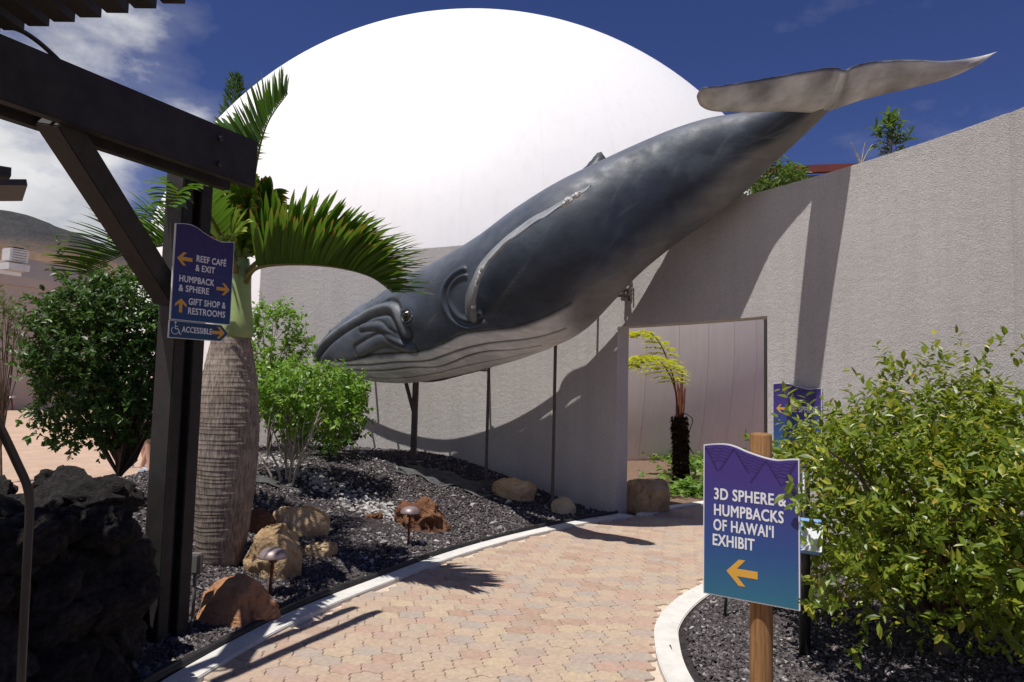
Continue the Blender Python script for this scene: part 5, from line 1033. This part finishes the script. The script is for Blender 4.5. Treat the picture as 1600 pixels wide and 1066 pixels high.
def waves(parent, w, top, z0, depth, m, y):
    """printed header: chevrons filled with little waves"""
    mb = MB()
    def rib(pts, t):
        for a, b in zip(pts[:-1], pts[1:]):
            dx, dz = b[0]-a[0], b[1]-a[1]; l = math.hypot(dx, dz); nx, nz = -dz/l*t/2, dx/l*t/2; mb.add([(a[0]+nx, y, a[1]+nz), (b[0]+nx, y, b[1]+nz), (b[0]-nx, y, b[1]-nz), (a[0]-nx, y, a[1]-nz)], [(0, 1, 2, 3)])
    tz = lambda x: np.interp(x, [p[0] for p in top], [p[1] for p in top])+z0-.010
    q = w/6
    for r_ in range(5):
        for c in range(3):
            cx = (2*c+1)*q; xs = np.linspace(cx-q*(.86-.12*r_) if c != 5 else 0, cx+q*(.86-.12*r_), 18); xs = np.clip(xs, .008, w-.008)
            rib([(x, tz(x)-.010-r_*.014+.0035*math.sin(x/w*60+r_)) for x in xs], .0024)
    for c in range(4):
        x = 2*c*q; 
        for s in (-1, 1):
            x2 = x+s*q*.95
            if -.001 <= x <= w+.001 and 0 < x2 < w: x_ = min(max(x, .01), w-.01); rib([(x_, tz(x_)-.004), (x2, tz(x_)-.105)], .008)
    return mb.build('wave_print', m, parent)
def exhibit_sign():
    l = at(1099, 800, 3.17); r_ = at(1249.5, 825, 2.94); ang = math.atan2(r_[1]-l[1], r_[0]-l[0]); w = math.hypot(r_[0]-l[0], r_[1]-l[1]); zb = .700; h = .668
    root = thing('exhibit_sign', 'blue and purple wave-topped sign with a left arrow on a round timber post', 'sign', (l[0], l[1], 0), ang)
    fm = signmat('exhibit_print', (.060, .035, .20), (.030, .075, .24), (.030, .145, .22), zb, zb+h)
    top = panel(root, w, h, .045, .018, fm, zb); waves(root, w, top, zb, .1, M['print_dark'], -.0022)
    y = -.0026; fx = lambda px: (px-1099)/150.*w
    rows = [('3D SPHERE &', 1117, 1230, .285), ('HUMPBACKS', 1117, 1226, .392), ('OF HAWAI\u2018I', 1116, 1211, .492), ('EXHIBIT', 1115, 1182, .592)]
    for b, x0, x1, fz in rows: text(b, fx(x0), zb+h*(1-fz-.075), fx(x1)-fx(x0), .051, M['letter'], root, y)
    arrow(root, fx(1162), zb+h*(1-.825), .135, 0, y)
    pm = MB(); c = (fx(1185), .075); pr = [(.048, -.1), (.049, .3), (.0485, .8), (.047, 1.42), (.044, 1.428), (.03, 1.432)]; pm.lathe([(a, b) for a, b in pr], 28, (c[0], c[1], 0)); pm.build('post', M['pole'], root, True)
exhibit_sign()
def sphere_sign():
    a = R(32.4); p = WC+(WR-.02)*np.array([math.cos(a), math.sin(a)]); l = at(1215, 640, 7.22); r_ = at(1291, 640, 6.80); rz = math.atan2(r_[1]-l[1], r_[0]-l[0]); w = math.hypot(r_[0]-l[0], r_[1]-l[1]); zt = at(1215, 600, 7.22)[2]; h = .72
    root = thing('sphere_sign', 'small purple wave-topped sign with a left arrow on the wall behind the bush', 'sign', (l[0]-.06, l[1]-.03, 0), rz); fm = signmat('sphere_print', (.060, .035, .20), (.030, .075, .24), (.030, .145, .22), zt-h, zt)
    top = panel(root, w, h, .05, .02, fm, zt-h); waves(root, w, top, zt-h, .1, M['print_dark'], -.0022); text('THE SPHERE', w*.30, zt-.285, w*.62, .062, M['letter'], root, -.0026); arrow(root, w*.17, zt-.255, .10, 0, -.0026)
    for k in (.2, .8): MB().box((w*k, .06, zt-.4), (.03, .08, .03)).build('standoff', M['blackmetal'], root)
sphere_sign()
def way_sign():
    # mounted on the side of the pergola post that faces the path
    l = at(270, 430, 4.02); dd = -PD; ang = math.atan2(dd[1], dd[0]); ang = R(54); w = .385; zb = at(264, 499, 4.02)[2]; h = at(277, 349, 4.02)[2]-zb
    root = thing('wayfinding_sign', 'dark blue directional sign with orange arrows fixed high on the pergola post', 'sign', (l[0], l[1], 0), ang); fm = signmat('way_print', (.040, .022, .11), (.022, .035, .14), (.012, .055, .16), zb, zb+h)
    top = panel(root, w, h, .055, .015, fm, zb, .004); waves(root, w, top, zb, .1, M['print_dark'], -.0022); y = -.0026
    R_ = [('REEF CAF\u00c9', .36, .87, .30), ('& EXIT', .35, .68, .40), ('HUMPBACK', .10, .68, .535), ('& SPHERE', .10, .60, .635), ('GIFT SHOP &', .27, .90, .765), ('RESTROOMS', .27, .90, .865)]
    for b, x0, x1, fz in R_: text(b, x0*w, zb+h*(1-fz-.06), (x1-x0)*w, .040, M['letter'], root, y)
    arrow(root, w*.17, zb+h*.645, .095, 0, y); arrow(root, w*.84, zb+h*.385, .09, math.pi, y); arrow(root, w*.15, zb+h*.155, .085, -math.pi/2, y)
    for fz in (.49, .725): MB().box((w*.5, y+.001, zb+h*(1-fz)), (w*.8, .0008, .002)).build('rule', M['print_line'], root)
    # accessible-route plate below with a pointed right end
    ph = .105; P = [(-.004, zb-.004-ph), (w*.85, zb-.004-ph), (w*.98, zb-.004-ph*.5), (w*.85, zb-.004), (-.004, zb-.004)]; pl = MB().prism(P, .001, .012).build('route_plate', M['signedge'], root); ins = [(0, zb-ph), (w*.845, zb-ph), (w*.970, zb-.004-ph*.5), (w*.845, zb-.008), (0, zb-.008)]
    pf = MB().prism(ins, -.0009, .0006).build('printed_face', signmat('plate_print', (.015, .05, .11), (.015, .06, .13), (.015, .07, .14), zb-ph, zb), pl); text('ACCESSIBLE', w*.19, zb-ph*.66, w*.50, .036, M['letter'], root, -.0016); text('PATHWAY THROUGH THE EXHIBIT', w*.19, zb-ph*.86, w*.48, .010, M['print_line'], root, -.0016, bold=.0) if False else None
    arrow(root, w*.80, zb-ph*.52, .085, math.pi, -.0018)
    mb = MB(); cx, cz, r0 = w*.085, zb-ph*.60, .022
    def arc(pts, t):
        for a, b in zip(pts[:-1], pts[1:]):
            dx, dz = b[0]-a[0], b[1]-a[1]; l_ = math.hypot(dx, dz); nx, nz = -dz/l_*t/2, dx/l_*t/2; mb.add([(a[0]+nx, -.0016, a[1]+nz), (b[0]+nx, -.0016, b[1]+nz), (b[0]-nx, -.0016, b[1]-nz), (a[0]-nx, -.0016, a[1]-nz)], [(0, 1, 2, 3)])
    arc([(cx+r0*math.cos(a), cz+r0*math.sin(a)) for a in np.radians(np.linspace(120, 380, 20))], .0035); arc([(cx, cz+.036), (cx+.001, cz+.010), (cx+.020, cz+.010), (cx+.030, cz-.020), (cx+.038, cz-.018)], .005); arc([(cx, cz+.025), (cx+.017, cz+.025)], .004)
    mb.add([(cx+.006*math.cos(a), -.0016, cz+.047+.006*math.sin(a)) for a in np.linspace(0, 2*math.pi, 12, endpoint=False)], [tuple(range(12))]); mb.build('wheelchair_symbol', M['letter'], root)
way_sign()
# leaflet stand, stake, drain grate
def stand():
    b = onz(1258, 1045); t_ = at(1254, 760, b[1]); root = thing('leaflet_stand', 'black pole stand with a clear leaflet box, half hidden by the bush', 'stand', (b[0], b[1], .03)); MB().tube([(b[0], b[1], .03), (b[0], b[1], 1.15)], .033, 16).build('pole', M['blackmetal'], root, True, world=True); MB().box((b[0], b[1], .045), (.36, .30, .012), Matrix.Rotation(.3, 3, 'Z')).build('base_plate', M['blackmetal'], root, bevel=.003, world=True)
    p = at(1265, 838, b[1]-.25); Mx = Matrix.Rotation(R(-32), 3, 'Z') @ Matrix.Rotation(R(-25), 3, 'X'); bx = MB().box(p, (.12, .05, .19), Mx).build('leaflet_box', M['bluepaper'], root, bevel=.004, world=True); MB().box(p+np.array([.0, -.04, .0]), (.10, .004, .15), Mx).build('leaflet', M['whitepaper'], bx, world=True); MB().tube([tuple(p), (b[0], b[1], 1.0)], .012, 8).build('arm', M['blackmetal'], root, True, world=True)
    s = onz(1131, 982); e = at(1136, 925, s[1]); o = MB().tube([(s[0], s[1], -.02), (e[0]+.02, e[1], .62)], .011, 8).build('garden_stake', M['stake'], None, True); tag(o, 'thin dark green stake in the cinder behind the exhibit sign', 'stake')
    # slotted iron tree grate under the stand
    c = onz(1272, 1046); root = thing('tree_grate', 'rusty slotted iron tree grate set in the cinder under the leaflet stand', 'grate', (c[0], c[1], .03)); z = .045; r0 = .33
    MB().lathe([(r0+.035, -.02), (r0+.035, .0), (r0, .004), (r0, -.02)], 40, (c[0], c[1], z)).build('rim', M['blackplastic'], root, True, world=True) if False else MB().tube([(c[0]+(r0+.02)*math.cos(a), c[1]+(r0+.02)*math.sin(a), z) for a in np.linspace(0, 2*math.pi, 48)], .026, 8, False).build('rim', M['blackplastic'], root, True, world=True)
    for ring in range(1, 5):
        ra = r0*(ring-.25)/4.1; n = 6*ring
        for k in range(n):
            a0 = 2*math.pi*k/n; a1 = 2*math.pi*(k+.80)/n; aa = np.linspace(a0, a1, 5); w = .021; v = [(c[0]+(ra+s*w)*math.cos(a), c[1]+(ra+s*w)*math.sin(a), z+h) for a in aa for s, h in ((-1, 0), (1, 0))]
            MB().add(v, [(2*i, 2*i+1, 2*i+3, 2*i+2) for i in range(4)]).build('grate_bar', M['rust'], root, world=True)
    for k in range(6): a = k*math.pi/3; MB().bar((c[0]+.04*math.cos(a), c[1]+.04*math.sin(a), z-.003), (c[0]+r0*math.cos(a), c[1]+r0*math.sin(a), z-.003), .025, .012).build('spoke', M['rust'], root, world=True)
stand()
# lava rock wall and handrail at the left
def lava():
    root = thing('lava_wall', 'rough black lava rock wall in deep shade at lower left', 'wall', (-2.3, 3.6, 0)); ms_ = [rock_mesh(100+k, M['lava'], 4, 4, .30, (1, .85, .8), .26) for k in range(7)]; g = np.random.default_rng(5); cells = []
    for row in range(5):
        z = .10+row*.205
        for t in np.arange(0, 1.01, .105):
            for dep in (0, 1, 2):
                x = -1.93+(-3.9+1.93)*t-.26*dep*.55; y = 3.30+(4.55-3.30)*t*1.0-.0+dep*.27; cells.append((x, y, z, .185))
        for t in np.arange(0, 1.01, .2):
            for dep in (0, 1): cells.append((-2.02-.26*dep-.5*t, 3.15-.9*t, z, .185))
    for (x, y, z, s) in cells:
        top = .98+.10*noise.noise(Vector((x*1.5, y*1.5, 0)))-.03*(-x-1.9)
        if z > top-.05: continue
        o = link('lava_rock', ms_[g.integers(7)], root, world=True); o.location = (x+g.normal(0, .03), y+g.normal(0, .03), z+g.normal(0, .02)); k = s*g.uniform(.85, 1.2); o.scale = (k*1.1, k, k*.85); o.rotation_euler = tuple(g.uniform(0, 6.28, 3)*np.array([.15, .15, 1]))
lava()
def rail():
    root = thing('handrail', 'bent bronze pipe handrail in front of the lava rocks at far left', 'handrail', tuple(at(38, 1000, 2.05)*np.array([1, 1, 0]))); p = smooth_line([at(-120, 440, 1.55), at(-55, 560, 1.75), at(0, 668, 1.95), at(26, 722, 2.02), at(43, 762, 2.05), at(46, 800, 2.06), at(43, 860, 2.06), at(38, 960, 2.06), at(30, 1120, 2.06)], 8); q = p[-1].copy(); q[2] = 0; MB().tube(list(p)+[q], .0120, 14).build('pipe', M['rail'], root, True, world=True); MB().lathe([(.05, 0), (.05, .008), (.025, .012)], 18, (q[0], q[1], 0)).build('floor_flange', M['rail'], root, True, world=True)
rail()
def boxes():
    p = at(306, 880, 4.6); root = thing('junction_box', 'small grey electrical box low beside the dark post', 'electrical box', (p[0], p[1], 0)); MB().box(p, (.075, .06, .13)).build('case', M['greybox'], root, bevel=.006, world=True); MB().box(p+np.array([.0, -.034, 0]), (.06, .01, .11)).build('cover', M['greybox'], root, bevel=.002, world=True); MB().tube([tuple(p), (p[0], p[1], 0)], .012, 8).build('conduit', M['greybox'], root, True, world=True)
boxes()
# two visitors behind the small tree
def person(loc, rz, shirt, label, stride=.16):
    root = thing('person', label, 'person', loc, rz); 
    def skin(name, verts, edges, rad, m, parent=root):
        me = bpy.data.meshes.new(name); me.from_pydata(verts, edges, []); me.materials.append(m); o = link(name, me, parent); md = o.modifiers.new('skin', 'SKIN'); md.use_smooth_shade = True
        for v, r_ in zip(me.skin_vertices[0].data if me.skin_vertices else [], rad): v.radius = r_ if hasattr(r_, '__len__') else (r_, r_)
        if not me.skin_vertices:
            bm = bmesh.new(); bm.from_mesh(me); ly = bm.verts.layers.skin.verify()
            for v, r_ in zip(bm.verts, rad): v[ly].radius = r_ if hasattr(r_, '__len__') else (r_, r_)
            bm.verts.ensure_lookup_table(); bm.verts[0][ly].use_root = True; bm.to_mesh(me); bm.free()
        o.modifiers.new('sub', 'SUBSURF').levels = 2; o.modifiers['sub'].render_levels = 2; return o
    s = stride
    V = [(0, 0, .94), (0, 0, 1.15), (0, .01, 1.38), (0, .0, 1.47), (0, -.01, 1.54), (0, -.02, 1.62), (0, -.015, 1.70), (-.18, 0, 1.40), (-.23, .03, 1.14), (-.22, -.08, .92), (.18, 0, 1.40), (.23, -.03, 1.14), (.22, -.14, .95), (-.095, 0, .88), (-.10, -s*.6, .49), (-.10, -s, .09), (-.10, -s-.15, .03), (.095, 0, .88), (.10, s*.25, .48), (.10, s*1.1, .11), (.10, s*1.1-.14, .035)]
    E_ = [(0, 1), (1, 2), (2, 3), (3, 4), (4, 5), (5, 6), (2, 7), (7, 8), (8, 9), (2, 10), (10, 11), (11, 12), (0, 13), (13, 14), (14, 15), (15, 16), (0, 17), (17, 18), (18, 19), (19, 20)]
    rd = [(.15, .11), (.13, .10), (.15, .10), .055, .07, (.078, .095), .06, .058, .042, .034, .058, .042, .034, .085, .056, .040, (.045, .03), .085, .056, .040, (.045, .03)]
    skin('body', V, E_, rd, M['skin']); skin('shirt', [(0, 0, .98), (0, 0, 1.16), (0, .01, 1.38), (0, 0, 1.45), (-.18, 0, 1.39), (-.22, .02, 1.20), (.18, 0, 1.39), (.22, -.02, 1.20)], [(0, 1), (1, 2), (2, 3), (2, 4), (4, 5), (2, 6), (6, 7)], [(.18, .135), (.16, .125), (.175, .12), .08, .075, .07, .075, .07], M[shirt])
    skin('shorts', [(0, 0, 1.0), (0, 0, .92), (-.10, 0, .84), (-.105, -s*.45, .58), (.10, 0, .84), (.105, s*.2, .58)], [(0, 1), (1, 2), (2, 3), (1, 4), (4, 5)], [(.165, .125), (.17, .13), .115, .095, .115, .095], M['shorts']); skin('hair', [(0, .01, 1.74), (0, .045, 1.67), (0, .05, 1.58)], [(0, 1), (1, 2)], [(.075, .085), (.085, .07), (.06, .04)], M['hair'])
    for (x, y) in ((-.10, -s), (.10, s*1.1)):
        sh = MB().lathe([(.05, 0), (.052, .02), (.045, .055), (.03, .08)], 14).build('shoe', M['shoe'], root, True); sh.scale = (.95, 2.3, 1); sh.location = (x, y-.06, .022); so = MB().lathe([(.053, 0), (.055, .022)], 14).build('sole', M['sole'], root, True); so.scale = (.95, 2.3, 1); so.location = (x, y-.06, 0)
q = onz(228, 741); person((q[0], q[1], -.008), R(78), 'shirtblue', 'person in a light blue shirt and dark shorts walking behind the small tree')
q = onz(190, 735); person((q[0]+.05, q[1]+.35, -.008), R(95), 'shirtwhite', 'person in a white shirt walking ahead behind the small tree trunk', .22)
